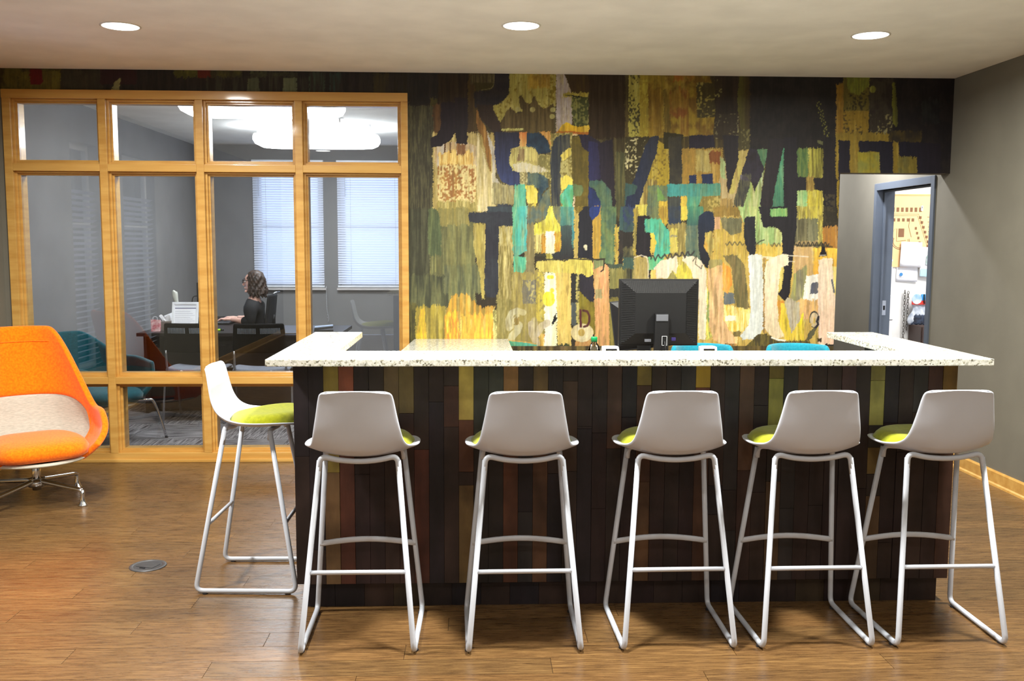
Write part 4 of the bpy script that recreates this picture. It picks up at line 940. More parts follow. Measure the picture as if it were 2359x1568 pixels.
def plank_mat(c):
    key = tuple(int(v) for v in c)
    if key in _pm: return _pm[key]
    m = mat('reclaimed_plank', c, rough=.55, scale=9, stretch=(1.2, 1.2, .35), col2=tuple(min(255, v*1.28+2) for v in c), bump=.25, bscale=90, spec=.35, detail=7)
    N = m.node_tree.nodes; K = m.node_tree.links
    # per-plank tone and darker stains
    oi = N.new('ShaderNodeObjectInfo'); n = N.new('ShaderNodeTexNoise'); n.inputs['Scale'].default_value = 5; n.inputs['Detail'].default_value = 5
    tc = N.new('ShaderNodeTexCoord'); K.new(tc.outputs['Object'], n.inputs['Vector'])
    r = N.new('ShaderNodeValToRGB'); r.color_ramp.elements[0].position = .38; r.color_ramp.elements[1].position = .6; r.color_ramp.elements[0].color = (.45, .42, .4, 1); r.color_ramp.elements[1].color = (1, 1, 1, 1)
    K.new(n.outputs['Fac'], r.inputs[0]); mx = N.new('ShaderNodeMix'); mx.data_type = 'RGBA'; mx.blend_type = 'MULTIPLY'; mx.inputs[0].default_value = .8
    ramp = N[m['_ramp']]
    K.new(ramp.outputs[0], mx.inputs[6]); K.new(r.outputs[0], mx.inputs[7]); K.new(mx.outputs[2], N['Principled BSDF'].inputs['Base Color'])
    _pm[key] = m; return m
NCOL = 45; cw = (PX1-PX0)/NCOL
DK = [(34, 22, 22), (38, 28, 26), (44, 32, 28), (30, 24, 28), (40, 36, 36)]
COLS = {2: [(.50, (112, 96, 44)), (1, (92, 70, 46))], 3: [(.35, (104, 56, 40)), (1, (70, 38, 28))], 6: [(.28, (84, 68, 46)), (1, (44, 30, 26))], 7: [(.24, (90, 76, 46)), (1, (46, 30, 26))], 8: [(.4, (40, 30, 26)), (1, (66, 36, 28))],
        10: [(.12, (44, 34, 30)), (.3, (62, 40, 32)), (1, (46, 34, 30))], 11: [(.27, (148, 130, 66)), (.50, (78, 50, 36)), (.56, (46, 34, 30)), (1, (92, 74, 46))], 12: [(.4, (46, 46, 40)), (1, (34, 28, 26))], 13: [(.4, (48, 48, 42)), (1, (34, 28, 26))],
        14: [(.25, (112, 80, 46)), (1, (76, 46, 32))], 16: [(.25, (92, 72, 44)), (1, (70, 48, 34))], 18: [(.1, (40, 30, 26)), (.5, (58, 42, 32)), (1, (42, 32, 28))], 21: [(.4, (64, 44, 34)), (1, (38, 30, 28))], 23: [(.12, (112, 94, 42)), (.55, (70, 44, 30)), (1, (78, 56, 38))],
        27: [(.13, (126, 100, 30)), (.35, (78, 42, 30)), (1, (66, 44, 32))], 24: [(.4, (48, 34, 28)), (1, (44, 30, 28))], 30: [(.5, (70, 50, 38)), (1, (50, 34, 30))], 32: [(.09, (98, 84, 38)), (.30, (116, 112, 54)), (.55, (40, 34, 32)), (1, (68, 52, 36))], 34: [(.3, (70, 48, 34)), (1, (40, 28, 26))],
        37: [(.4, (58, 38, 38)), (1, (36, 26, 26))], 39: [(.1, (112, 104, 56)), (.30, (124, 120, 64)), (.40, (44, 40, 36)), (.52, (96, 80, 44)), (.62, (40, 32, 30)), (.8, (82, 62, 42)), (1, (70, 54, 38))], 43: [(.3, (54, 34, 30)), (1, (40, 28, 26))], 44: [(.15, (86, 64, 30)), (1, (56, 36, 28))]}
def segs(k):
    if k in COLS: return COLS[k]
    n = random.choice((2, 2, 3)); cuts = sorted(random.uniform(.15, .85) for _ in range(n-1))+[1]
    return [(c, random.choice(DK)) for c in cuts]
def col_planks(fn, lst, H0, H1):
    prev = 0; z = H1
    for frac, c in lst:
        z2 = H1-(H1-H0)*frac
        fn(z2+(.0012 if frac < 1 else 0), z, c); z = z2
for k in range(NCOL):
    x0 = PX0+k*cw
    d = random.uniform(0, .003)
    def fn(a, b_, c, x0=x0, d=d):
        dd = d+random.uniform(0, .0015)
        obj('plank', mbox(x0+.0006, x0+cw-.0006, PY+dd, PY+.013, a, b_, bev=.0008), plank_mat(c), bar)
    col_planks(fn, segs(k), PZ0, CT0)
for k in range(22):      # kick strip, short pieces
    w = (PX1-PX0-.06)/22; x0 = PX0+.03+k*w
    obj('plank', mbox(x0+.0006, x0+w-.0006, 3.829, 3.841, .0, PZ0+.0, bev=.0008), plank_mat(random.choice(DK+[(50, 40, 28)])), bar)
for side, X in ((-1, PX0), (1, PX1)):
    n = 13; w = (4.62-PY)/n
    for k in range(n):
        y0 = PY+k*w+(.014 if k == 0 else 0); y1 = PY+(k+1)*w
        def fn(a, b_, c, y0=y0, y1=y1):
            xa, xb = (X, X+.013) if side < 0 else (X-.013, X)
            obj('plank', mbox(xa, xb, y0+.0006, y1-.0006, a, b_, bev=.0008), plank_mat(c), bar)
        lst = segs(99)
        col_planks(fn, lst, PZ0, CT0)
# work desk behind the bar
M_DESKW = mat('warm_grey_laminate', (150, 140, 128), rough=.5)
wd = thing('work_desk', 'low laminate work desk tucked inside the bar, carrying the computer screens', 'desk', (.6, 4.3, 0))
obj('desk_top', mbox(-1.26, 1.32, -.42, .32, .735, .76, bev=.002), M_DESKW, wd)
for x in (-1.24, 1.30): obj('leg_panel', mbox(x-.012, x+.012, -.40, .30, 0, .735), M_DESKW, wd)
# back counter below the mural
bc = thing('back_counter', 'low white quartz-topped cabinet standing against the mural wall', 'cabinet', (-.108, 6.15, 0))
obj('counter_top', slab([(-.345, -.38), (.34, -.38), (.334, .346), (-.309, .346)], .822, .85), M_QUARTZ, bc)
obj('body', mbox(-.30, .32, -.34, .346, .08, .822), M_DESKW, bc)
obj('plinth', mbox(-.29, .31, -.30, .33, 0, .08), M_CORE, bc)
for x0, x1 in ((-.298, .008), (.012, .318)):
    d_ = obj('door', mbox(x0, x1, -.36, -.341, .09, .815, bev=.002), M_DESKW, bc)
    obj('handle', mtube([((x0+x1)/2-.05, -.361, .74), ((x0+x1)/2-.05, -.385, .74), ((x0+x1)/2+.05, -.385, .74), ((x0+x1)/2+.05, -.361, .74)], .004, 6), mat('steel', (150, 152, 155), rough=.3, metal=1), d_)

# ------------------------------------------------------------------ bar stools
M_SHELL = mat('white_moulded_shell', (202, 207, 220), rough=.42, vary=.02, bump=.05, bscale=500)
M_TUBE = mat('white_powder_coated_steel', (192, 197, 208), rough=.33, vary=.02)
M_LIME = mat('lime_wool', (158, 160, 16), rough=.95, scale=60, col2=(138, 144, 6), bump=.35, bscale=500, spec=.15, sheen=.3)
M_FOOT = mat('dark_glide', (40, 40, 44), rough=.5)
PROF = [(-.200, .972, .108, .006, -.006), (-.199, .966, .128, .010, -.004), (-.195, .940, .137, .014, 0), (-.190, .885, .147, .020, 0), (-.182, .825, .159, .026, 0), (-.168, .775, .169, .036, .006), (-.142, .737, .182, .047, .020),
        (-.09, .714, .201, .032, .034), (-.02, .705, .217, .008, .038), (.06, .706, .220, 0, .036), (.13, .713, .204, -.004, .028), (.18, .717, .168, -.010, .018), (.208, .716, .118, -.014, .008), (.217, .713, .06, -.012, .003)]
def cr(arr, t):
    n = len(arr)-1; x = max(0, min(n-1e-6, t)); i = int(x); f = x-i
    p0, p1, p2, p3 = (np.array(arr[max(0, min(n, j))]) for j in (i-1, i, i+1, i+2))
    return .5*((2*p1)+(-p0+p2)*f+(2*p0-5*p1+4*p2-p3)*f*f+(-p0+3*p1-3*p2+p3)*f**3)
def shell_pt(t, u):
    y, z, w, dy, dz = cr(PROF, t)
    a = abs(u)
    return Vector((w*u, y+dy*a*a, z+dz*a**2.2))
def make_stool(label, x, y, rz, grp='white and lime bar stools at the reception bar'):
    t = thing('bar_stool', label, 'stool', (x, y, 0), rz, grp)
    V, Fc = grid_surface(lambda a, b_: shell_pt(b_*(len(PROF)-1), a*2-1), 21, 44)
    o = obj('seat_shell', (V, Fc), M_SHELL, t, True); solid(o, .009, offset=0, sub=1)
    # pad: dome on the shell
    n, rr = 40, 12; V = []; Fc = []
    tc_, ta = 9.45, 3.1
    for r_i in range(rr+1):
        q = r_i/rr
        for k in range(n):
            a = 2*math.pi*k/n; c, s = math.cos(a), math.sin(a)
            tt = tc_+(ta if s > 0 else 3.0)*q*s
            p = shell_pt(tt, .90*q*c); h = .0055+.050*(1-q**7)
            V.append((p.x, p.y, p.z+h))
    for r_i in range(rr+1, rr+2):
        for k in range(n):
            a = 2*math.pi*k/n; c, s = math.cos(a), math.sin(a)
            p = shell_pt(tc_+(ta if s > 0 else 3.0)*s, .90*c); V.append((p.x, p.y, p.z+.001))
    for i in range(rr+1):
        for k in range(n): Fc.append((i*n+k, i*n+(k+1) % n, (i+1)*n+(k+1) % n, (i+1)*n+k))
    o = obj('seat_pad', (V, Fc), M_LIME, t, True)
    # steel frame
    r = .0105
    for s in (-1, 1):
        pts = fillet([(s*.145, -.108, .700), (s*.207, -.232, .013), (s*.214, .203, .013), (s*.152, .088, .700)], .035, 6)
        obj('sled_leg', mtube(pts, r, 10), M_TUBE, t, True)
        for yy in (-.19, .165): obj('foot_glide', mtube([(s*.2095, yy, .0), (s*.2095, yy, .006)], .012, 10), M_FOOT, t)
    pts = fillet([(-.150, -.118, .64), (-.143, -.106, .716), (-.07, -.104, .699), (0, -.104, .694), (.07, -.104, .699), (.143, -.106, .716), (.150, -.118, .64)], .028, 6)
    obj('rear_rail', mtube(pts, r, 10), M_TUBE, t, True)
    obj('front_rail', mtube(fillet([(-.152, .086, .66), (-.148, .088, .704), (0, .088, .694), (.148, .088, .704), (.152, .086, .66)], .03, 5), r*.9, 10), M_TUBE, t, True)
    obj('crossbar', mtube([(-.181, -.180, .297), (.181, -.180, .297)], .0085, 10), M_TUBE, t, True)
    pts = [(-.192+.384*k/12, .150+.008*math.sin(math.pi*k/12), .300+.016*math.sin(math.pi*k/12)) for k in range(13)]
    obj('footrest', mtube(pts, .006, 8, flat=2.0), M_TUBE, t, True)
    return t
st0 = make_stool('white bar stool with lime seat pad standing sideways at the left end of the bar', -.962, 4.19, R(-92))
spots = [(-.431, 3.578, .0, 'white bar stool with lime pad, leftmost of the five along the bar front'),
         (.181, 3.572, .01, 'white bar stool with lime pad, second from the left along the bar front'),
         (.755, 3.578, R(.6), 'white bar stool with lime pad, middle of the five along the bar front'),
         (1.275, 3.578, R(.5), 'white bar stool with lime pad, fourth from the left along the bar front'),
         (1.785, 3.580, R(.3), 'white bar stool with lime pad, right end of the bar, nearest the grey wall')]
for x, y, rz, lb in spots:
    c_ = copy_tree(st0); c_.location = (x, y, 0); c_.rotation_euler = (0, 0, rz); c_['label'] = lb
# ------------------------------------------------------------------ lounge chairs
M_CHROME = mat('polished_aluminium', (205, 206, 210), rough=.14, metal=1, vary=.02)
def fabric(name, c, c2): return mat(name, c, rough=.95, scale=90, col2=c2, bump=.4, bscale=420, spec=.12, sheen=.25)
M_ORANGE = fabric('orange_wool', (246, 122, 6), (232, 100, 2)); M_TEAL = fabric('teal_wool', (12, 84, 94), (8, 68, 78)); M_TEALB = fabric('bright_teal_wool', (34, 140, 160), (26, 124, 146))
M_KNIT = mat('pale_knit', (190, 187, 174), rough=.85, scale=40, stretch=(1, 1, 6), col2=(170, 168, 156), bump=.6, bscale=260, spec=.2)
def sst(a, b_, x): 
    t = max(0, min(1, (x-a)/(b_-a))); return t*t*(3-2*t)
def make_lounge(nm, label, cat, loc, rz, fab, knit=None, H=.99, HA=.52, base='star', seat=.40, legrot=0, ax=.385, by=.33, group=None, flat=38, lean=.28, drop=.17, shrink=.13):
    t = thing(nm, label, cat, loc, rz, group)
    PM = 124; D0 = seat-.40
    def top(p):
        a = abs(p); z = H*(1-sst(flat, 80, a))+(HA+D0)*sst(flat, 80, a)
        return z-(sst(92, PM, a))*drop
    def bot(p):
        return seat-.135
    def win_(p):
        a = abs(p); q = max(0, 1-(a/70)**4); return seat-.02+.19*q**.5 if a < 70 else None
    def pos(p, z, off=0):
        pr = R(p); h = max(0, min(1, (z-seat)/(.99-.40)))
        lo = max(0, seat+.05-z); lowin = lo*lo*4.2
        x = (ax-lowin-off)*math.copysign(abs(math.sin(pr))**.9, math.sin(pr))*(1-shrink*h)
        y = (by-lowin*.6-off)*math.cos(pr) if abs(p) < 90 else (by+.17-lowin-off)*math.cos(pr)
        y += max(0, z-seat)*lean*max(0, math.cos(pr))**.7
        return Vector((x, y, z))
    nu, nv = 61, 9
    def s1(u, v):
        p = (u*2-1)*PM; a = abs(p)
        w = win_(p) if knit else None
        zb = w if w is not None else bot(p)
        if knit and a >= 70: zb = bot(p)+(seat-.02-bot(p))*(1-sst(70, 84, a))
        return pos(p, zb+(top(p)-zb)*v)
    o = obj('upholstered_shell', grid_surface(s1, nu, nv), fab, t, True); solid(o, .038, offset=0, sub=2)
    if knit:
        def s2(u, v):
            p = (u*2-1)*80; w = win_(p); zt = (w if w is not None else seat-.02)+.012
            zb = seat-.085
            return pos(p, zb+(zt-zb)*v, .004)
        o = obj('knit_back', grid_surface(s2, 41, 7), knit, t, True); solid(o, .010, offset=0, sub=1)
        # stitched seam across the upper back
        pts = [pos(-34+68*k/16, H-.095, .022) for k in range(17)]
        obj('seam', mtube(pts, .0022, 6), fab, t, True)
    # seat cushion
    n = 40; rings = [(0, .060), (.5, .060), (.78, .055), (.93, .040), (1, .012), (.985, -.02), (.9, -.038), (.6, -.045)]
    bm = bmesh.new(); RR = []
    for q, z in rings[1:]:
        ring = []
        for k in range(n):
            a = 2*math.pi*k/n; c, s = math.cos(a), math.sin(a); e = .55
            X = math.copysign(abs(c)**e, c)*.258*q*(ax/.375); Y = math.copysign(abs(s)**e, s)*.265*q-.05
            if Y > 0: X *= 1-.12*Y/.23
            ring.append(bm.verts.new((X, Y, seat-.07+z+(.0 if Y > -.2 else -.006))))
        RR.append(ring)
    for i in range(len(RR)-1):
        for k in range(n): bm.faces.new((RR[i][k], RR[i][(k+1) % n], RR[i+1][(k+1) % n], RR[i+1][k]))
    bm.faces.new(RR[0]); bm.faces.new(RR[-1][::-1]); bmesh.ops.recalc_face_normals(bm, faces=bm.faces)
    obj('seat_cushion', bm, fab, t, True)
    pan = mat('pale_seat_pan', (196, 192, 178), rough=.6)
    bm = bmesh.new()
    k_ = ax/.375; prof = [(.0, seat-.152), (.20*k_, seat-.15), (.27*k_, seat-.142), (.285*k_, seat-.130), (.26*k_, seat-.122)]
    lathe(bm, prof, 0, -.03, 36, cap=False)
    obj('seat_pan', bm, pan, t, True)
    if base == 'star':
        obj('post', lathe(bmesh.new(), [(.024, .07), (.024, seat-.2), (.02, seat-.19), (.02, seat-.122)], seg=20), M_CHROME, t, True)
        obj('hub', lathe(bmesh.new(), [(.02, .085), (.045, .09), (.048, .12), (.034, .135), (.02, .137)], seg=24), M_CHROME, t, True)
        for k in range(4):
            a = R(legrot+90*k)-rz; c, s = math.cos(a), math.sin(a)
            pts = [(c*.03, s*.03, .124), (c*.12, s*.12, .114), (c*.22, s*.22, .103), (c*.30, s*.30, .094), (c*.318, s*.318, .082)]
            lg = obj('leg', mtube(smooth_path(pts, 4), [.020-.006*min(1, i/14) for i in range(17)], 10, flat=.8), M_CHROME, t, True)
            obj('foot', lathe(bmesh.new(), [(.011, .092), (.012, .07), (.0145, .04), (.019, .018), (.027, .008), (.028, .003), (.026, 0)], c*.32, s*.32, 18), M_CHROME, lg, True)
    elif base == 'rods':
        obj('mount', mbox(-.16, .16, -.14, .14, seat-.145, seat-.12, bev=.006), M_CHROME, t)
        for sx in (-1, 1):
            for sy in (-1, 1):
                lg = obj('leg', mtube(smooth_path([(sx*.12, sy*.12, seat-.135), (sx*.24, sy*.24-.02, seat-.12), (sx*.285, sy*.28-.02, seat-.16), (sx*.34, sy*.33-.02, .012)], 5), .0095, 8), M_CHROME, t, True)
                obj('foot', mtube([(sx*.3405, sy*.3305-.02, 0), (sx*.34, sy*.33-.02, .014)], .012, 8), M_FOOT, lg)
    else:  # wheeled task base
        obj('post', lathe(bmesh.new(), [(.03, .09), (.03, .25), (.02, .25), (.02, seat-.122)], seg=16), M_CHROME, t, True)
        for k in range(5):
            a = R(legrot+72*k); c, s = math.cos(a), math.sin(a)
            lg = obj('leg', mtube([(0, 0, .105), (c*.12, s*.12, .09), (c*.22, s*.22, .068)], [.022, .018, .012], 8), M_CHROME, t, True)
            bm = bmesh.new(); lathe(bm, [(.005, -.01), (.026, -.01), (.026, .01), (.005, .01)], seg=14)
            bmesh.ops.rotate(bm, verts=bm.verts, cent=(0, 0, 0), matrix=Matrix.Rotation(R(90), 3, 'X')); bmesh.ops.rotate(bm, verts=bm.verts, cent=(0, 0, 0), matrix=Matrix.Rotation(a+R(90), 3, 'Z'))
            bmesh.ops.translate(bm, verts=bm.verts, vec=(c*.22, s*.22, .026))
            obj('caster', bm, M_FOOT, lg, True)
    return t
oc = make_lounge('lounge_chair', 'high-backed orange lounge chair with pale knit lower back on a polished four-star base', 'armchair', (-2.547, 5.495, 0), R(35), M_ORANGE, M_KNIT, legrot=-19, ax=.375, flat=35, shrink=.20)
make_lounge('lounge_chair', 'low dark teal lounge chair on slim metal legs inside the office, behind the orange chair', 'armchair', (-2.85, 7.16, 0), R(62), M_TEAL, H=.82, HA=.60, base='rods', seat=.43, flat=26, lean=.2, drop=.03, ax=.36)
tc1 = make_lounge('task_chair', 'bright teal chair behind the bar, its rounded back partly hidden by the computer screen', 'chair', (1.325, 5.25, 0), R(4), M_TEALB, H=.925, HA=.26, base='task', seat=.50, ax=.212, by=.24, flat=60, lean=.12, group='bright teal chairs behind the bar')
tc2 = copy_tree(tc1); tc2.location = (1.868, 5.25, 0); tc2.rotation_euler = (0, 0, R(-3)); tc2['label'] = 'bright teal chair behind the bar, fully clear of the screen, nearer the corridor opening'

# ------------------------------------------------------------------ computer screens
M_BLACKP = mat('black_plastic', (8, 8, 10), rough=.55, vary=.15, scale=30)
M_BLACKG = mat('dark_glossy_screen', (10, 11, 14), rough=.08)
M_GREYP = mat('grey_plastic', (96, 98, 104), rough=.4)
def monitor(label, x, y, rz, w, z0, z1, zd, tilt=0, roll=0, detail=True, sgn=1):
    """screen faces local +Y, moulded back faces local -Y"""
    t = thing('computer_monitor', label, 'monitor', (x, y, zd), rz)
    h = (z1-z0); zc = (z0+z1)/2-zd
    Mt = Matrix.Translation((0, 0, zc)) @ Matrix.Rotation(tilt, 4, 'X') @ Matrix.Rotation(roll, 4, 'Y')
    def tr(bm): bmesh.ops.transform(bm, matrix=Mt, verts=bm.verts); return bm
    hw, hh = w/2, h/2
    obj('bezel', tr(mbox(-hw, hw, -.012, .014, -hh, hh, bev=.004)), M_BLACKP, t)
    obj('display', tr(mbox(-hw+.02, hw-.02, .0135, .0155, -hh+.02, hh-.02)), M_BLACKG, t)
    bm = bmesh.new(); iw, ih, dp = hw-.070, hh-.062, .045
    A = [bm.verts.new((sx*(hw-.006), -.012, sz*(hh-.006))) for sx, sz in ((-1, -1), (1, -1), (1, 1), (-1, 1))]
    B = [bm.verts.new((sx*iw, -.012-dp, sz*ih)) for sx, sz in ((-1, -1), (1, -1), (1, 1), (-1, 1))]
    for i in range(4): bm.faces.new((A[i], A[(i+1) % 4], B[(i+1) % 4], B[i]))
    bm.faces.new(B); bmesh.ops.recalc_face_normals(bm, faces=bm.faces)
    obj('rear_housing', tr(bm), M_BLACKP, t)
    if detail:
        bm = bmesh.new()
        def lerp(q, a, b_): return a+(b_-a)*q
        for k in range(34):                       # ribs on the sloping sides
            z = -hh+.02+(2*hh-.04)*k/33
            for s in (-1, 1):
                qa, qb = .08, .92
                lim = min(1, (hh-abs(z))/(.062))
                if lim < .15: continue
                qb = min(qb, lim)
                p0 = Vector((s*lerp(qa, hw-.006, iw), -.013-dp*qa, z)); p1 = Vector((s*lerp(qb, hw-.006, iw), -.013-dp*qb, z))
                tube(bm, [p0, p1], .0016, 4)
        for k in range(40):
            x_ = -hw+.02+(2*hw-.04)*k/39; lim = min(.92, (hw-abs(x_))/.070)
            if lim < .15: continue
            p0 = Vector((x_, -.013-dp*.08, lerp(.08, hh-.006, ih))); p1 = Vector((x_, -.013-dp*lim, lerp(lim, hh-.006, ih)))
            tube(bm, [p0, p1], .0016, 4)
        obj('vent_ribs', tr(bm), M_BLACKP, t, kind='stuff')
        g = text_obj('raised_lettering', 'DELL', .030, (0, -.012-dp*.45-.004, hh-.036), (R(90-32), 0, 0), mat('black_lettering', (10, 10, 12), rough=.3), t, ext=.002, sx=1.5)
    # stand
    pz = zc+.0
    obj('stand_post', mbox(-.033, .033, -.085, -.055, 0.01, pz, bev=.008), M_BLACKP, t)
    if detail:
        obj('post_cap', mbox(-.028, .028, -.089, -.083, pz-.035, pz-.004, bev=.004), M_GREYP, t)
        bm = bmesh.new(); zz = 1.085-zd-.045
        for a in ((-.012, -.010, 0, .044), (.010, .012, 0, .044), (-.012, .012, 0, .002), (-.012, .012, .042, .044)): box(bm, a[0]+.012, a[1]+.012, -.0875, -.0855, zz+a[2], zz+a[3])
        obj('cable_slot_rim', bm, mat('pale_rim', (200, 202, 206), rough=.4), t)
        obj('cable', mtube(smooth_path([(.012, -.09, zz+.02), (.014, -.10, zz-.01), (.02, -.10, zz-.08), (.03, -.09, .02)], 5), .004, 6), M_BLACKP, t, True)
        obj('data_plug', mbox(-.075, -.045, -.066, -.057, 1.055-zd, 1.068-zd, bev=.002), M_GREYP, t)
        obj('blue_plug', mbox(.05, .07, -.066, -.057, 1.06-zd, 1.075-zd, bev=.002), mat('violet_plug', (44, 34, 90), rough=.5), t)
    obj('stand_foot', lathe(bmesh.new(), [(.12, 0), (.12, .006), (.10, .012), (.03, .014)], 0, -.02, 32), M_BLACKP, t, True)
    return t
monitor('black flat computer monitor seen from behind, rising above the quartz counter', .852, 4.37, R(1.5), .372, 1.032, 1.342, .76)
monitor('slim dark monitor mostly hidden behind the larger one, only its left edge showing', .855, 4.72, R(-14), .33, .98, 1.235, .76, tilt=R(-7), roll=R(-8), detail=False)
# bottle
bt = thing('water_bottle', 'clear plastic bottle with green cap standing behind the counter, left of the monitor', 'bottle', (.5455, 4.30, .76))
M_PET = mat('clear_plastic', (225, 238, 232), rough=.04, trans=1, ior=1.2, vary=.01)
obj('bottle_body', lathe(bmesh.new(), [(.030, 0), (.036, .006), (.036, .10), (.0345, .11), (.036, .12), (.036, .215), (.034, .24), (.028, .262), (.019, .283), (.0125, .292), (.0125, .300)], seg=28), M_GLASS, bt, True)
obj('cap', lathe(bmesh.new(), [(.0148, .297), (.0148, .316), (.013, .319)], seg=24), mat('green_cap', (10, 138, 78), rough=.4), bt, True)
for i, x in enumerate((.635, 1.096)):
    t = thing('desk_speaker', ['small white rounded speaker between the bottle and the monitor, only its top showing', 'small white rounded speaker right of the monitor, only its top showing'][i], 'speaker', (x, 4.40, .76), group='white desk speakers')
    obj('casing', mbox(-.040, .040, -.03, .03, 0, .266, bev=.014), M_PLASTW, t, True)
    obj('dark_front', mbox(-.026, .026, -.0315, -.029, .03, .256, bev=.0), M_BLACKP, t)
# ------------------------------------------------------------------ office furniture
M_ESP = mat('espresso_laminate', (22, 16, 17), rough=.4, vary=.12, scale=12, stretch=(1, 1, 6))
dk = thing('office_desk', 'dark espresso office desk seen through the glass, behind two black-backed guest chairs', 'desk', (-2.06, 8.70, 0))
obj('desk_top', mbox(-.88, .88, -.40, .40, .690, .72, bev=.003), M_ESP, dk)
obj('modesty_panel', mbox(-.84, .84, -.26, -.24, .03, .69), M_ESP, dk)
for x in (-.84, .82): obj('side_panel', mbox(x, x+.025, -.34, .38, .0, .69), M_ESP, dk)
rt = thing('desk_return', 'dark desk wing at the left of the office, under the hands of the seated person', 'desk', (-2.64, 9.62, 0))
obj('desk_top', mbox(-.30, .34, -.51, .60, .690, .72, bev=.003), M_ESP, rt)
obj('side_panel', mbox(-.28, -.255, -.46, .56, 0, .69), M_ESP, rt); obj('end_panel', mbox(-.255, .28, .53, .555, 0, .69), M_ESP, rt)
obj('taupe_front', mbox(-.255, .10, -.46, -.44, .08, .68, bev=.003), mat('taupe_panel', (112, 100, 90), rough=.5), rt)  # plain taupe panel below the wing top
M_SEATG = fabric('grey_seat_fabric', (112, 116, 128), (92, 96, 108)); M_ALU = mat('satin_aluminium', (178, 180, 184), rough=.3, metal=1)
def guest_chair(label, x, y, rz):
    t = thing('guest_chair', label, 'chair', (x, y, 0), rz, 'guest chairs in front of the office desk')
    # seat
    def sp_(u, v):
        a = u*2-1; b_ = v*2-1
        return Vector((a*.235*(1-.04*b_*b_), b_*.225, .452+.020*(a*a)-.03*max(0, b_)**3))
    o = obj('seat', grid_surface(sp_, 13, 11), M_SEATG, t, True); solid(o, .035, offset=-1, sub=1)
    # back: closed shell with painted slots, rear faces local -Y
    def bp_(u, v):
        a = u*2-1; return Vector((a*.225*(1-.10*v), -.235-.05*v-.045*(1-a*a), .60+.25*v))
    o = obj('backrest', grid_surface(bp_, 13, 9), mat('black_back_shell', (8, 8, 10), rough=.7, spec=.15), t, True); solid(o, .012, offset=0, sub=1)
    bm = bmesh.new()
    for k in range(34):
        if 15 <= k <= 17: continue
        u = .10+.8*k/33
        p0, p1 = bp_(u, .66), bp_(u, .84); q = Vector((0, -.009, 0)); tube(bm, [p0+q, p1+q], .0022, 4)
    obj('slot_light_bars', bm, mat('painted_slot_light', (150, 160, 172), rough=.5), t, kind='stuff')  # pale bars paint the brightness seen through the mesh slots
    for s in (-1, 1):
        obj('leg', mtube(fillet([(s*.20, -.13, .43), (s*.245, -.16, .43), (s*.25, -.235, .008)], .03), .0095, 8), M_ALU, t, True)
        obj('leg', mtube(fillet([(s*.20, .13, .43), (s*.245, .15, .43), (s*.25, .235, .008)], .03), .0095, 8), M_ALU, t, True)
        obj('back_upright', mtube(smooth_path([(s*.20, -.10, .425), (s*.205, -.22, .46), (s*.205, -.25, .62)], 5), .009, 8), M_ALU, t, True)
        obj('white_dot', lathe(bmesh.new(), [(.0, 0), (.014, 0), (.016, .002), (.013, .006), (0, .007)], seg=14, cap=False), M_PLASTW, t, True)  # small white disc on the seat edge
        st = [c for c in t.children if c.name.startswith('white_dot')][-1]; st.location = (s*.085, -.243, .437); st.rotation_euler = (R(90), 0, 0)
    return t
g1 = guest_chair('black-backed guest chair with grey seat, left one, in front of the office desk', -2.34, 8.10, 0)
g2 = copy_tree(g1); g2.location = (-1.80, 8.06, 0); g2.rotation_euler = (0, 0, R(7)); g2['label'] = 'black-backed guest chair with grey seat, nearer the timber mullion behind the side stool'
for c in list(g2.children): pass
# task chair of the person
tch = thing('office_chair', 'black mesh office chair under the seated person, its tall back leaning away', 'chair', (-2.185, 9.40, 0))
M_MESHB = mat('black_mesh', (22, 22, 24), rough=.7)
def oc_back(u, v):
    a = u*2-1; return Vector((.135+.055*v+.0*a+.02*(1-a*a), a*.215*(1-.12*v), .52+.49*v))
o = obj('backrest', grid_surface(oc_back, 11, 11), M_MESHB, tch, True); solid(o, .028, offset=0, sub=1)
o = obj('seat', mbox(-.30, .16, -.23, .23, .40, .455, bev=.022), M_MESHB, tch, True)
obj('back_bar', mtube(smooth_path([(.0, 0, .38), (.14, 0, .40), (.19, 0, .55), (.20, 0, .80)], 5), .018, 8), M_BLACKP, tch, True)
obj('hanger_bar', mtube([(.195, -.08, 1.00), (.235, -.07, 1.02), (.265, -.02, 1.025)], .009, 6), M_ALU, tch, True)
obj('post', mtube([(0, 0, .09), (0, 0, .40)], .025, 10), M_BLACKP, tch, True)
for k in range(5):
    a = R(20+72*k); c, s = math.cos(a), math.sin(a)
    lg = obj('leg', mtube([(0, 0, .11), (c*.28, s*.28, .065)], [.022, .014], 8), M_BLACKP, tch, True)
    obj('caster', mtube([(c*.28-s*.012, s*.28+c*.012, .026), (c*.28+s*.012, s*.28-c*.012, .026)], .026, 10), M_BLACKP, lg)
# screen at the left edge, edge-on
mo = thing('office_monitor', 'thin black monitor seen edge-on beside the second timber mullion, facing the seated person', 'monitor', (-2.665, 9.48, .72))
obj('display_panel', mbox(-.018, .018, -.24, .24, .10, .40, bev=.004), M_BLACKP, mo)
obj('screen', mbox(.0175, .0195, -.22, .22, .12, .38), mat('lit_blue_screen', (150, 175, 220), emit=(150, 180, 230), estr=.6), mo)
obj('stand_post', mbox(-.03, -.012, -.03, .03, .0, .22), M_BLACKP, mo); obj('stand_foot', mbox(-.09, .06, -.09, .09, 0, .012, bev=.004), M_BLACKP, mo)
obj('cable_loop', mtube(smooth_path([(-.022, -.2, .27), (-.06, -.21, .26), (-.075, -.21, .2), (-.07, -.2, .1), (-.04, -.15, .02)], 6), .005, 6), M_BLACKP, mo, True)
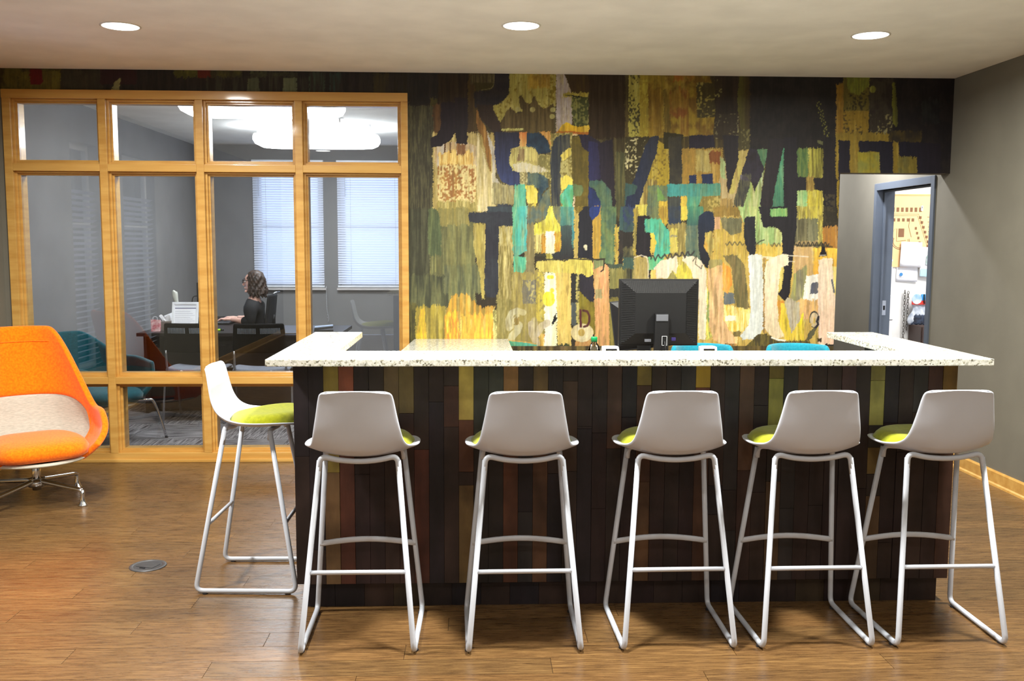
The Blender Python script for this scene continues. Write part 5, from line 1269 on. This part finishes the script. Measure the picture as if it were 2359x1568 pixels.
# keyboard under the hands
kb = thing('keyboard', 'dark keyboard under the hands of the seated person', 'keyboard', (-2.425, 9.35, .72), R(90))
obj('keyboard_case', mbox(-.20, .20, -.065, .065, 0, .016, bev=.004), M_BLACKP, kb)
bm = bmesh.new()
for i in range(14):
    for j in range(4): box(bm, -.188+i*.027, -.165+i*.027, -.052+j*.027, -.030+j*.027, .016, .021)
obj('keys', bm, M_GREYP, kb, kind='stuff')
M_PAPER = mat('white_paper', (240, 241, 246), rough=.7, vary=.01); M_INK = mat('grey_print', (120, 122, 150), rough=.8); M_INKD = mat('violet_print', (60, 56, 104), rough=.8)
# sheets and holders on the desk
fr = thing('document_frame', 'white-framed upright form standing on the office desk, left of the mullion', 'frame', (-2.578, 8.48, .72), R(2))
Mt = Matrix.Rotation(R(-14), 4, 'X')
def tl(bm): bmesh.ops.transform(bm, matrix=Mt, verts=bm.verts); return bm
bm = bmesh.new(); W_, H_ = .115, .262
for a in ((-W_, -W_+.018, 0, H_), (W_-.018, W_, 0, H_), (-W_+.018, W_-.018, 0, .018), (-W_+.018, W_-.018, H_-.02, H_)): box(bm, a[0], a[1], -.008, .006, a[2], a[3])
obj('frame_rim', tl(bm), M_PLASTW, fr); obj('sheet', tl(mbox(-W_+.017, W_-.017, -.001, .001, .016, H_-.018)), M_PAPER, fr)
obj('print_rule', tl(mbox(-W_+.024, W_-.022, -.002, -.0012, H_-.058, H_-.051)), M_INKD, fr); obj('print_rule', tl(mbox(-W_+.024, W_-.022, -.002, -.0012, H_-.034, H_-.031)), M_INK, fr)
bm = bmesh.new()
for k in range(9): box(bm, -W_+.026, W_-.03-.02*(k % 3), -.002, -.0012, .04+k*.017, .0415+k*.017)
obj('print_lines', tl(bm), M_INK, fr, kind='stuff')
pp = thing('paper_sheets', 'loose tilted white papers behind the framed form on the office desk', 'paper', (-2.69, 8.66, .745), 0, kind=None)
for k, (rx, rz_, dx) in enumerate(((62, 20, 0), (50, -14, .03), (70, 40, .05))):
    o = obj('sheet', mbox(-.07, .07, -.0006, .0006, 0, .15), M_PAPER, pp); o.location = (dx, .02*k, .0+.012*k); o.rotation_euler = (R(rx-90), R(-22+14*k), R(rz_))
hs = thing('desk_telephone', 'pale upright telephone handset behind the framed form on the office desk', 'telephone', (-2.79, 8.93, .72))
M_BEIGEP = mat('pale_grey_plastic', (204, 206, 196), rough=.3)
obj('handset', mtube(smooth_path([(.06, 0, .03), (.03, 0, .12), (.015, 0, .20), (.0, 0, .27), (-.006, 0, .325), (-.002, 0, .335)], 4), [.024, .024, .023, .022, .021, .020, .019, .018, .018, .018, .020, .022, .024, .026, .027, .026, .024, .022, .018, .012, .008], 12), M_BEIGEP, hs, True)
obj('cradle', mbox(-.02, .12, -.05, .05, 0, .045, bev=.01), M_BEIGEP, hs, True)
bx = thing('tissue_box', 'small grey-brown box with a white tissue on the office desk beside the framed form', 'box', (-2.76, 8.57, .72))
obj('carton', mbox(-.06, .06, -.055, .055, 0, .082, bev=.002), mat('grey_brown_card', (112, 104, 98), rough=.7), bx)
obj('tissue', (lambda: grid_surface(lambda u, v: Vector(((u-.5)*.07*(1+v*.4)-.02*v, (v-.5)*.02*math.sin(u*7), .08+.05*v+.012*math.sin(u*9))), 9, 6))(), M_PAPER, bx, True)
pk = thing('gift_bag', 'pink and white patterned paper bag at the left end of the office desk', 'bag', (-2.825, 8.47, .72))
M_PINK = mat('pink_patterned_paper', (196, 110, 116), rough=.7, scale=28, col2=(226, 190, 190), detail=1)
bm = bmesh.new()
A = [bm.verts.new(p) for p in ((-.035, -.022, 0), (.035, -.022, 0), (.035, .022, 0), (-.035, .022, 0))]; B = [bm.verts.new(p) for p in ((-.04, -.014, .105), (.04, -.016, .10), (.04, .014, .10), (-.04, .016, .105))]
for i in range(4): bm.faces.new((A[i], A[(i+1) % 4], B[(i+1) % 4], B[i]))
bm.faces.new(A[::-1]); obj('bag_body', bm, M_PINK, pk)
obj('handle', mtube(smooth_path([(-.02, -.015, .10), (-.015, -.016, .128), (.015, -.016, .128), (.02, -.015, .10)], 4), .002, 5), M_PAPER, pk, True)
st_ = thing('stapler', 'dark stapler with a pale blue top on the right end of the office desk', 'stapler', (-1.355, 8.50, .72), R(8))
obj('base', mbox(-.085, .085, -.018, .018, 0, .012, bev=.004), M_BLACKP, st_)
o = obj('magazine_arm', mbox(-.08, .085, -.015, .015, .018, .034, bev=.005), M_BLACKP, st_); o.rotation_euler = (0, R(-5), 0)
o = obj('top_cover', mbox(-.075, .088, -.017, .017, .036, .050, bev=.006), mat('pale_blue_plastic', (176, 194, 226), rough=.3), st_); o.rotation_euler = (0, R(-5), 0)
wp = thing('paper_stack', 'low stack of white paper on the desk wing just beyond the hands', 'paper', (-2.43, 9.75, .72), R(6))
for k in range(3): obj('sheet', mbox(-.11+.006*k, .11+.004*k, -.14, .14-.005*k, .004*k, .004*k+.0032), M_PAPER, wp)
hl = thing('highlighter_pen', 'lime highlighter pen lying on the office desk beside the mullion', 'pen', (-2.30, 8.48, .7215), R(12))
obj('barrel', mtube([(-.05, 0, .010), (.035, 0, .010)], .0095, 12), mat('lime_plastic', (176, 226, 20), rough=.35), hl, True); obj('cap', mtube([(.035, 0, .010), (.065, 0, .010)], .0085, 12), M_BLACKP, hl, True)
cd = thing('blind_cord', 'thin pale beaded cord hanging between the two office blinds', 'cord', (-1.745, OY-.04, .58))
obj('cord', mtube(smooth_path([(-.012, 0, .42), (-.010, 0, .2), (0, 0, .1), (.012, 0, .04), (.006, 0, 0)], 6), .003, 6), M_CORD, cd, True)
for k in range(12): obj('bead', lathe(bmesh.new(), [(0, -.005), (.005, 0), (0, .005)], seg=6, cap=False), M_CORD, cd).location = (-.011+.0008*k, 0, .40-k*.032)

# ------------------------------------------------------------------ seated person
def skin(name, verts, edges, radii, m, parent=None, sub=2, root=0):
    me = bpy.data.meshes.new(name); me.from_pydata(verts, edges, []); o = bpy.data.objects.new(name, me); C.objects.link(o)
    md = o.modifiers.new('skin', 'SKIN'); md.use_smooth_shade = True
    for i, r in enumerate(radii):
        me.skin_vertices[0].data[i].radius = (r, r) if not isinstance(r, tuple) else r
        me.skin_vertices[0].data[i].use_root = (i == root)
    sm = o.modifiers.new('sub', 'SUBSURF'); sm.levels = sub; sm.render_levels = sub
    dg = bpy.context.evaluated_depsgraph_get(); ev = o.evaluated_get(dg); m2 = bpy.data.meshes.new_from_object(ev)
    bpy.data.objects.remove(o); return m2
def mesh_to_bm(bm, me, mtx=None):
    n = len(bm.verts); bm.from_mesh(me); 
    if mtx is not None: bmesh.ops.transform(bm, matrix=mtx, verts=bm.verts[n:])
# local frame: person faces -X; joints in world metres
PXc, PYc = -1.98, 9.38
Jp = {'pelvis': (-2.135, PYc, .55), 'waist': (-2.155, PYc, .66), 'chest': (-2.17, PYc, .79), 'upper': (-2.172, PYc, .90), 'neckb': (-2.160, PYc, .965), 'neck': (-2.165, PYc, 1.00), 'head': (-2.172, PYc, 1.08)}
def limb_arm(s):
    return [(-2.17, PYc+s*.09, .90), (-2.175, PYc+s*.16, .885), (-2.165, PYc+s*.19, .80), (-2.15, PYc+s*.20, .738), (-2.26, PYc+s*.16, .752), (-2.345, PYc+s*.125, .762), (-2.37, PYc+s*.115, .763)]
def limb_leg(s): return [(-2.14, PYc+s*.08, .53), (-2.30, PYc+s*.11, .53), (-2.52, PYc+s*.13, .535), (-2.54, PYc+s*.13, .47), (-2.51, PYc+s*.13, .30), (-2.47, PYc+s*.13, .10), (-2.48, PYc+s*.13, .055), (-2.57, PYc+s*.135, .035)]
def body(scale_r, parts, arm_stop=99, infl=0):
    V, E_, Rr = [], [], []
    def add(p, r): V.append(p); Rr.append(r+infl if not isinstance(r, tuple) else (r[0]+infl, r[1]+infl)); return len(V)-1
    trunk = ['pelvis', 'waist', 'chest', 'upper', 'neckb', 'neck', 'head']; tr_ = [.115, .092, .100, .094, .062, .043, .05]
    ids = {}
    prev = None
    for n_, r_ in zip(trunk, tr_):
        if n_ not in parts: continue
        i = add(Jp[n_], r_); ids[n_] = i
        if prev is not None: E_.append((prev, i))
        prev = i
    if 'arms' in parts:
        for s in (-1, 1):
            pts = limb_arm(s)[1:arm_stop]; rr = [.055, .044, .038, .032, .022, .024][:len(pts)]; pr = ids['upper']
            for p, r_ in zip(pts, rr): i = add(p, r_); E_.append((pr, i)); pr = i
    if 'legs' in parts:
        for s in (-1, 1):
            pts = limb_leg(s)[1:]; rr = [.078, .058, .055, .046, .034, .034, .026]; pr = ids['pelvis']
            for p, r_ in zip(pts, rr): i = add(p, r_); E_.append((pr, i)); pr = i
    return V, E_, Rr
M_SKIN = mat('fair_skin', (226, 178, 160), rough=.5, vary=.04, scale=20); M_SKIN.node_tree.nodes['Principled BSDF'].inputs['Subsurface Weight'].default_value = .05
M_HAIR = mat('dark_brown_wavy_hair', (30, 21, 18), rough=.5, scale=70, stretch=(1, 1, .25), col2=(74, 56, 46), bump=.8, bscale=120, spec=.5)
M_KNITB = mat('black_jersey', (20, 20, 23), rough=.9, vary=.2, bump=.2, bscale=200); M_TROU = mat('charcoal_trousers', (36, 36, 42), rough=.9)
per = thing('person', 'person with dark wavy hair, glasses and black top, seated typing behind the glass', 'person', (PXc, PYc, 0))
inv = Matrix.Translation((-PXc, -PYc, 0))
bm = bmesh.new()
V, E_, Rr = body(1, {'pelvis', 'waist', 'chest', 'upper', 'neckb', 'neck', 'head', 'arms', 'legs'})
mesh_to_bm(bm, skin('b', V, E_, Rr, M_SKIN))
# head: profile-shaped ellipsoid facing -X
HC = Vector((-2.172, PYc, 1.118))
def head_pt(th, ph):
    # th 0 top .. pi bottom, ph 0 = front(-X)
    x, y, z = math.sin(th)*math.cos(ph), math.sin(th)*math.sin(ph), math.cos(th)
    X = .088*x; Y = .070*y; Z = .105*z
    if z < 0: X *= 1-.18*(-z); Y *= 1-.30*(-z)          # jaw narrower
    fr = max(0, x)
    if z < -.45: X += .016*fr                               # chin forward
    X -= .010*math.exp(-((z-.12)/.16)**2)*fr**3*(1 if abs(y) > .12 else .4)   # eye sockets
    return Vector((HC.x-X, HC.y+Y, HC.z+Z))
nu, nv = 36, 26
grid = [[bm.verts.new(head_pt(math.pi*(j+.001)/(nv-1+.002), 2*math.pi*i/nu)) for i in range(nu)] for j in range(nv)]
for j in range(nv-1):
    for i in range(nu): bm.faces.new((grid[j][i], grid[j][(i+1) % nu], grid[j+1][(i+1) % nu], grid[j+1][i]))
bm.faces.new(grid[0]); bm.faces.new(grid[-1][::-1])
def blob(c, r, sx=1, sy=1, sz=1):
    m_ = Matrix.Translation(c) @ Matrix.Diagonal((sx, sy, sz, 1)); bmesh.ops.create_icosphere(bm, subdivisions=2, radius=r, matrix=m_)
# nose, lips, chin, ears
tube(bm, [HC+Vector((-.082, 0, .018)), HC+Vector((-.094, 0, -.006)), HC+Vector((-.103, 0, -.022)), HC+Vector((-.088, 0, -.032))], [.007, .0085, .0105, .008], 8)
blob(HC+Vector((-.082, 0, -.050)), .012, .7, 1.7, .5); blob(HC+Vector((-.081, 0, -.060)), .012, .7, 1.5, .55); blob(HC+Vector((-.074, 0, -.088)), .017, .9, 1.1, .8)
for s in (-1, 1): blob(HC+Vector((.006, s*.070, -.004)), .020, .8, .35, 1.35)
# hands: palm, four fingers, thumb
for s in (-1, 1):
    w = Vector(limb_arm(s)[-1]); 
    tube(bm, [w, w+Vector((-.03, -s*.004, .002)), w+Vector((-.07, -s*.010, .0))], [.023, .030, .030], 12, flat=.52)
    for k, (dy, ln) in enumerate(((-.024, .062), (-.009, .072), (.007, .068), (.022, .052))):
        b0 = w+Vector((-.062, dy-s*.010, .001)); L_ = ln
        tube(bm, [b0, b0+Vector((-L_*.42, dy*.12, .006)), b0+Vector((-L_*.75, dy*.18, -.004)), b0+Vector((-L_*.95, dy*.2, -.018))], [.0088, .008, .0072, .006], 8)
    b0 = w+Vector((-.022, -s*.026, -.002))
    tube(bm, [b0, b0+Vector((-.022, -s*.016, -.006)), b0+Vector((-.048, -s*.020, -.012))], [.011, .0095, .0075], 8)
bmesh.ops.transform(bm, matrix=inv, verts=bm.verts)
bo = obj('body', bm, M_SKIN, per, True)
rm = bo.modifiers.new('remesh', 'REMESH'); rm.mode = 'VOXEL'; rm.voxel_size = .0042; rm.use_smooth_shade = True
sm = bo.modifiers.new('smooth', 'SMOOTH'); sm.iterations = 3; sm.factor = .5
# clothing
def cloth(name, V, E_, Rr, m, seam=None):
    me = skin(name, V, E_, Rr, m); bm = bmesh.new(); bm.from_mesh(me)
    for v in bm.verts:
        n_ = mnoise.noise(v.co*18)*.006+mnoise.noise(v.co*45)*.002; v.co += v.normal*n_
    bmesh.ops.transform(bm, matrix=inv, verts=bm.verts); o = obj(name, bm, m, per, True); return o
V, E_, Rr = body(1, {'pelvis', 'waist', 'chest', 'upper', 'neckb', 'arms'}, arm_stop=5, infl=.016)
cloth('black_top', V, E_, Rr, M_KNITB)
Vt = [(-2.135, PYc, .57)]; Et = []; Rt = [.125]
for s in (-1, 1):
    pr = 0
    for p, r_ in zip(limb_leg(s)[1:6], [.088, .068, .064, .054, .045]): Vt.append(p); Rt.append(r_); Et.append((pr, len(Vt)-1)); pr = len(Vt)-1
cloth('trousers', Vt, Et, Rt, M_TROU)
for s in (-1, 1):
    me = skin('shoe', [(-2.46, PYc+s*.13, .05), (-2.53, PYc+s*.133, .042), (-2.61, PYc+s*.137, .034)], [(0, 1), (1, 2)], [.042, .040, .030], M_BLACKP)
    bm = bmesh.new(); bm.from_mesh(me); bmesh.ops.transform(bm, matrix=inv, verts=bm.verts); obj('shoe', bm, M_BLACKP, per, True)
# hair: shoulder-length bob that leaves the face free
bm = bmesh.new(); nu, nv = 72, 40
HH = HC+Vector((.020, 0, .012))
def hair_pt(j, i):
    v = j/(nv-1); ph = 2*math.pi*i/nu
    fx = math.cos(ph)                        # +1 = face side
    zt = .108; zb = -.125+.0*fx
    # face opening: hair line rises at the front
    op = sst(.42, .80, fx); zlow = zb*(1-op)+.062*op
    z = zt*(1-v)+zlow*v if v > .0 else zt
    z = zt-(zt-zlow)*v
    q = math.sqrt(max(0, 1-(min(1, max(-.1, z)/.112))**2)) if z > 0 else 1+.10*min(1, -z/.1)
    rx = .098 if fx < 0 else .088; ry = .088
    p = Vector((-rx*q*fx, ry*q*math.sin(ph), z))
    wv = .006*math.sin(ph*9+z*70)+.004*math.sin(ph*17-z*110); f_ = min(1, v*2)
    d = Vector((p.x, p.y, 0)); 
    if d.length > 1e-4: p += d.normalized()*(wv*f_+.006*mnoise.noise(Vector((p.x, p.y, p.z))*30))
    if z < -.06: p.x += .008*math.sin(ph*7)
    return HH+p
gr = [[bm.verts.new(hair_pt(j, i)) for i in range(nu)] for j in range(nv)]
for j in range(nv-1):
    for i in range(nu): bm.faces.new((gr[j][i], gr[j][(i+1) % nu], gr[j+1][(i+1) % nu], gr[j+1][i]))
bm.faces.new(gr[0][::-1])
bmesh.ops.transform(bm, matrix=inv, verts=bm.verts)
o = obj('hair', bm, M_HAIR, per, True); solid(o, .022, offset=-1)
# curly ends
bm = bmesh.new()
for k in range(26):
    a = R(65+230*k/25); c, s = math.cos(a), math.sin(a); b0 = HH+Vector((-.088*c*1.0, .088*s, -.075)); 
    tube(bm, smooth_path([b0, b0+Vector((.008*math.sin(k*2.1), .006*math.cos(k*1.7), -.025)), b0+Vector((.006*math.cos(k*3.3), -.006, -.05)), b0+Vector((-.012*c+.006, .010*s, -.062-.012*(k % 3)))], 3), [.013, .013, .012, .012, .011, .011, .010, .009, .007, .004], 6)
bmesh.ops.transform(bm, matrix=inv, verts=bm.verts); obj('hair_ends', bm, M_HAIR, per, True)
# glasses
gl = obj('glasses', (lambda bm: ([tube(bm, [HC+Vector((-.093-.004*math.cos(R(15*k))*0, s*.033+.024*math.cos(R(15*k)), .012+.018*math.sin(R(15*k))))+inv.translation for k in range(25)], .0028, 6, caps=False) for s in (-1, 1)],
        [tube(bm, [HC+Vector((-.090, s*.058, .020))+inv.translation, HC+Vector((-.04, s*.074, .020))+inv.translation, HC+Vector((.008, s*.077, .014))+inv.translation, HC+Vector((.018, s*.076, -.004))+inv.translation], .0032, 6) for s in (-1, 1)], bm)[-1])(bmesh.new()), M_BLACKP, per, True)
for s in (-1, 1):
    e_ = obj('eye', (lambda bm: (bmesh.ops.create_uvsphere(bm, u_segments=12, v_segments=8, radius=.0105, matrix=Matrix.Translation(HC+Vector((-.072, s*.030, .010))+inv.translation)), bm)[-1])(bmesh.new()), mat('eye_white', (225, 222, 218), rough=.2), per, True)
    obj('eyebrow', mtube([HC+Vector((-.086, s*.018, .036))+inv.translation, HC+Vector((-.083, s*.034, .040))+inv.translation, HC+Vector((-.070, s*.048, .035))+inv.translation], .003, 6), M_HAIR, per, True)

# ------------------------------------------------------------------ floor box
fb = thing('floor_box', 'round grey metal floor outlet cover set in the wood floor left of the bar', 'outlet cover', (-1.525, 4.350, 0), R(-20))
M_FB = mat('dark_grey_cover', (66, 66, 68), rough=.45, vary=.12, scale=40, metal=.3)
obj('rim', lathe(bmesh.new(), [(.083, 0), (.083, .003), (.078, .005), (.066, .005), (.064, .003)], seg=40, cap=False), mat('worn_grey_rim', (86, 86, 88), rough=.4, metal=.5), fb, True)
obj('lid', lathe(bmesh.new(), [(.0, .0035), (.0635, .0035)], seg=40, cap=False), M_FB, fb)
obj('flap', mbox(-.045, .045, -.030, .030, .0035, .0055, bev=.001), M_FB, fb); obj('slot', mbox(-.014, .014, -.044, -.036, .0036, .0062, bev=.001), M_BLACKP, fb)

# ------------------------------------------------------------------ storage room seen through the door
WY = SY1-.001
bd = thing('site_map_board', 'tan board with a printed site map on the storage room wall', 'board', (4.12, WY, 1.68))
M_TAN = mat('tan_board', (238, 196, 142), rough=.7, vary=.02); M_LINE = mat('brown_map_line', (128, 92, 64), rough=.8)
obj('panel', mbox(-.36, .36, -.012, 0, -.38, .30), M_TAN, bd)
obj('board_rim', mbox(-.36, .36, -.016, -.011, .285, .30), mat('tan_rim', (220, 170, 116), rough=.6), bd)
bm = bmesh.new(); y_ = -.0135
def ln(*pts, w=.0022): tube(bm, [(p[0], y_, p[1]) for p in pts], w, 4, flat=.3)
ln((-.24, .10), (.02, .10), (.13, -.20), (.10, -.22)); ln((-.24, .115), (.03, .115), (.15, -.21)); ln((-.05, .08), (-.06, .0), (-.03, -.1))
ln(*[(-.13+.085*math.cos(R(a)), -.14+.075*math.sin(R(a))) for a in range(150, 381, 23)]); ln(*[(-.13+.072*math.cos(R(a)), -.14+.062*math.sin(R(a))) for a in range(150, 381, 23)])
ln((-.185, -.02), (-.21, -.06), (-.20, -.12)); ln((-.17, -.02), (-.17, -.14), (-.08, -.13)); 
obj('map_roads', bm, M_LINE, bd, kind='stuff')
bm = bmesh.new()
for i in range(7): box(bm, -.225+i*.043, -.200+i*.043, y_, y_+.001, .135, .175)
for i in range(5): box(bm, -.215+i*.045, -.190+i*.045, y_, y_+.001, .045, .075)
for i in range(6): box(bm, .035+i*.017, .060+i*.017, y_, y_+.001, .07-i*.045, .095-i*.045)
for i in range(4): box(bm, .0+i*.014, .020+i*.014, y_, y_+.001, -.03-i*.045, -.005-i*.045)
box(bm, -.155, -.10, y_, y_+.001, -.10, -.02); box(bm, .12, .145, y_, y_+.001, -.20, -.17)
obj('map_plots', bm, M_LINE, bd, kind='stuff')
bm = bmesh.new()
for i in range(4): box(bm, .115+i*.004, .145+i*.004, y_, y_+.001, .085-i*.045, .089-i*.045)
obj('map_lettering', bm, mat('dark_print', (84, 70, 60), rough=.8), bd, kind='stuff')
bm = bmesh.new()
for i in range(3):
    for j in range(3): box(bm, .085+i*.014, .095+i*.014, y_, y_+.001, -.272+j*.014, -.264+j*.014)
obj('red_marks', bm, mat('red_print', (214, 70, 60), rough=.7), bd)
tg = thing('key_tag', 'small white key tag hanging on the tan map board', 'tag', (4.178, WY-.016, 1.86))
obj('tag_body', mbox(-.010, .010, -.003, 0, -.035, .012, bev=.002), M_PAPER, tg); obj('tag_hole', mbox(-.0025, .0025, -.0036, -.003, -.012, .004), M_BLACKP, tg); obj('string', mtube([(0, -.001, .012), (0, -.001, .032)], .001, 4), M_CORD, tg)
def sheet(name, label, cat, x0, x1, z0, z1, rot=0, off=.018, m=None, grp=None):
    t = thing(name, label, cat, ((x0+x1)/2, WY-off, (z0+z1)/2), 0, grp); t.rotation_euler = (0, R(rot), 0)
    w, h = (x1-x0)/2, (z1-z0)/2
    o = obj('page', grid_surface(lambda u, v: Vector(((u*2-1)*w, -.004-.012*(1-v)*u, (v*2-1)*h)), 6, 6), m or M_PAPER, t, True); solid(o, .001); return t
sheet('wall_paper_sheet', 'plain white sheet pinned below the tan map board, upper of two', 'paper', 3.985, 4.185, 1.30, 1.535, 2, .030)
t = sheet('wall_paper_sheet', 'white envelope with a round blue emblem, pinned below the plain sheet', 'envelope', 3.965, 4.165, 1.165, 1.32, 1, .004)
obj('emblem', lathe(bmesh.new(), [(0, .001), (.016, .001), (.016, 0)], seg=20, cap=False), mat('blue_print', (60, 130, 190), rough=.6), t).rotation_euler = (R(90), 0, 0)
[c for c in t.children if c.name.startswith('emblem')][0].location = (-.058, -.015, -.012)
obj('print_line', mbox(-.08, -.01, -.016, -.0155, -.046, -.043), M_INK, t)
t = sheet('flyer', 'white and pale blue flyer hanging at the right edge of the door view', 'flyer', 4.185, 4.315, 1.20, 1.485, 0)
t.rotation_euler = (0, R(5), 0)
obj('blue_band', mbox(-.06, .06, -.019, -.0175, -.13, -.06), mat('pale_blue_print', (170, 222, 240), rough=.6), t); obj('picture', mbox(-.02, .05, -.019, -.0175, -.02, .07), mat('grey_picture', (186, 196, 200), rough=.6, scale=40, col2=(120, 150, 140)), t)
# binders on the left
sk = thing('binder_stack', 'stack of spiral-bound books at the left edge of the door view', 'books', (3.70, 8.60, 1.05), 0)
for k in range(15):
    obj('book', mbox(-.12, .085+.006*(k % 3), -.10, .10, .022*k, .022*k+.017, bev=.002), M_PAPER if k % 3 else mat('grey_cover', (170, 175, 170), rough=.6), sk)
    o = obj('spiral', mtube([(.088, -.06, .022*k+.008), (.103, -.03, .022*k+.008), (.100, 0, .022*k+.010)], .004, 6), M_BLACKP, sk)
M_CARTON = mat('white_carton', (240, 240, 242), rough=.6, vary=.01)
sh_ = thing('storage_cabinet', 'white metal cabinet at the left edge of the door view, below the books', 'cabinet', (3.64, 8.58, 0))
obj('body', mbox(-.20, .14, -.16, .20, 0, 1.05, bev=.004), M_CARTON, sh_); obj('red_band', mbox(-.20, .141, -.162, -.160, .635, .655), mat('red_band', (222, 84, 70), rough=.5), sh_)
obj('drawer_line', mbox(-.20, .141, -.163, -.160, .83, .834), M_BLACKP, sh_); obj('label_card', mbox(.03, .09, -.163, -.1605, .70, .77), mat('grey_label', (205, 206, 210), rough=.6), sh_)
# chain
def chain(label, x, z0, z1):
    t = thing('hanging_chain', label, 'chain', (x, WY-.03, z0), group='grey chains on the storage wall')
    n = int((z1-z0)/.026)
    for k in range(n):
        z = k*.026; pts = []
        for a in range(0, 361, 45):
            c, s = math.cos(R(a))*.009, math.sin(R(a))*.018
            pts.append((c, 0, z+s) if k % 2 else (0, c, z+s))
        obj('link', mtube(pts, .0032, 5, caps=False), mat('grey_steel_link', (120, 116, 112), rough=.5, metal=.7) if k == 0 else bpy.data.materials['grey_steel_link'], t, True)
chain('longer grey steel chain hanging on the storage wall, left of the plastic bag', 4.046, .60, 1.10)
chain('shorter grey steel chain hanging close behind the plastic bag', 4.078, .72, 1.10)
# plastic bag
bg_ = thing('parts_bag', 'clear plastic bag of dark parts with a red printed header, hanging on the storage wall', 'bag', (4.185, WY-.05, .93))
M_BAGC = mat('cloudy_plastic', (205, 212, 222), rough=.25, scale=20, col2=(150, 160, 176))
def bagf(u, v):
    a = u*2-1; z = -.17+.19*v; w = .10*(1-.18*v)+.02*math.sin(v*6); return Vector((a*w, -.035*(1-a*a)*(1.2-v)-.004*math.sin(a*11+v*9), z))
o = obj('bag_body', grid_surface(bagf, 15, 10), M_BAGC, bg_, True); solid(o, .002)
def partf(u, v):
    a = u*2-1; return Vector((a*.092*(1-.3*v*v), -.042*(1-a*a)-.006+.006*mnoise.noise(Vector((a*6, v*6, 0))), -.165+.09*v+.02*mnoise.noise(Vector((a*5, 3, 0)))))
o = obj('dark_contents', grid_surface(partf, 15, 8), mat('blue_black_contents', (58, 70, 92), rough=.6, scale=30, col2=(26, 30, 42)), bg_, True); solid(o, .004)
obj('red_header', mbox(-.088, .092, -.024, -.016, .02, .058, bev=.004), mat('red_header_card', (206, 54, 44), rough=.5), bg_)
text_obj('header_lettering', 'Qu', .03, (-.045, -.0250, .038), (R(90), 0, 0), M_PAPER, bg_, .0004); text_obj('header_lettering', 'ex', .028, (.062, -.0250, .038), (R(90), 0, 0), M_PAPER, bg_, .0004)
obj('blue_header', mbox(.0, .095, -.022, -.012, .058, .118, bev=.008), mat('blue_header_card', (48, 140, 220), rough=.4, scale=18, col2=(90, 180, 240)), bg_)
obj('round_badge', lathe(bmesh.new(), [(0, .002), (.046, .002), (.048, 0)], seg=28, cap=False), mat('blue_white_badge', (120, 176, 222), rough=.4, scale=9, col2=(228, 232, 236)), bg_).rotation_euler = (R(90), 0, 0)
[c for c in bg_.children if c.name.startswith('round_badge')][0].location = (-.042, -.024, .072)
obj('hook', mtube([(.025, -.028, .118), (.025, -.034, .06), (.03, -.03, .03)], .006, 6), M_BLACKP, bg_)
cb = thing('brown_cabinet', 'dark brown cabinet low on the storage wall under the plastic bag', 'cabinet', (4.27, 8.66, 0))
obj('body', mbox(-.165, .165, -.12, .13, .06, .76, bev=.003), mat('dark_brown_laminate', (64, 48, 42), rough=.5), cb); obj('plinth', mbox(-.15, .15, -.10, .12, 0, .06), M_CORE, cb); obj('door', mbox(-.155, .155, -.135, -.121, .08, .75, bev=.003), bpy.data.materials['dark_brown_laminate'], cb)
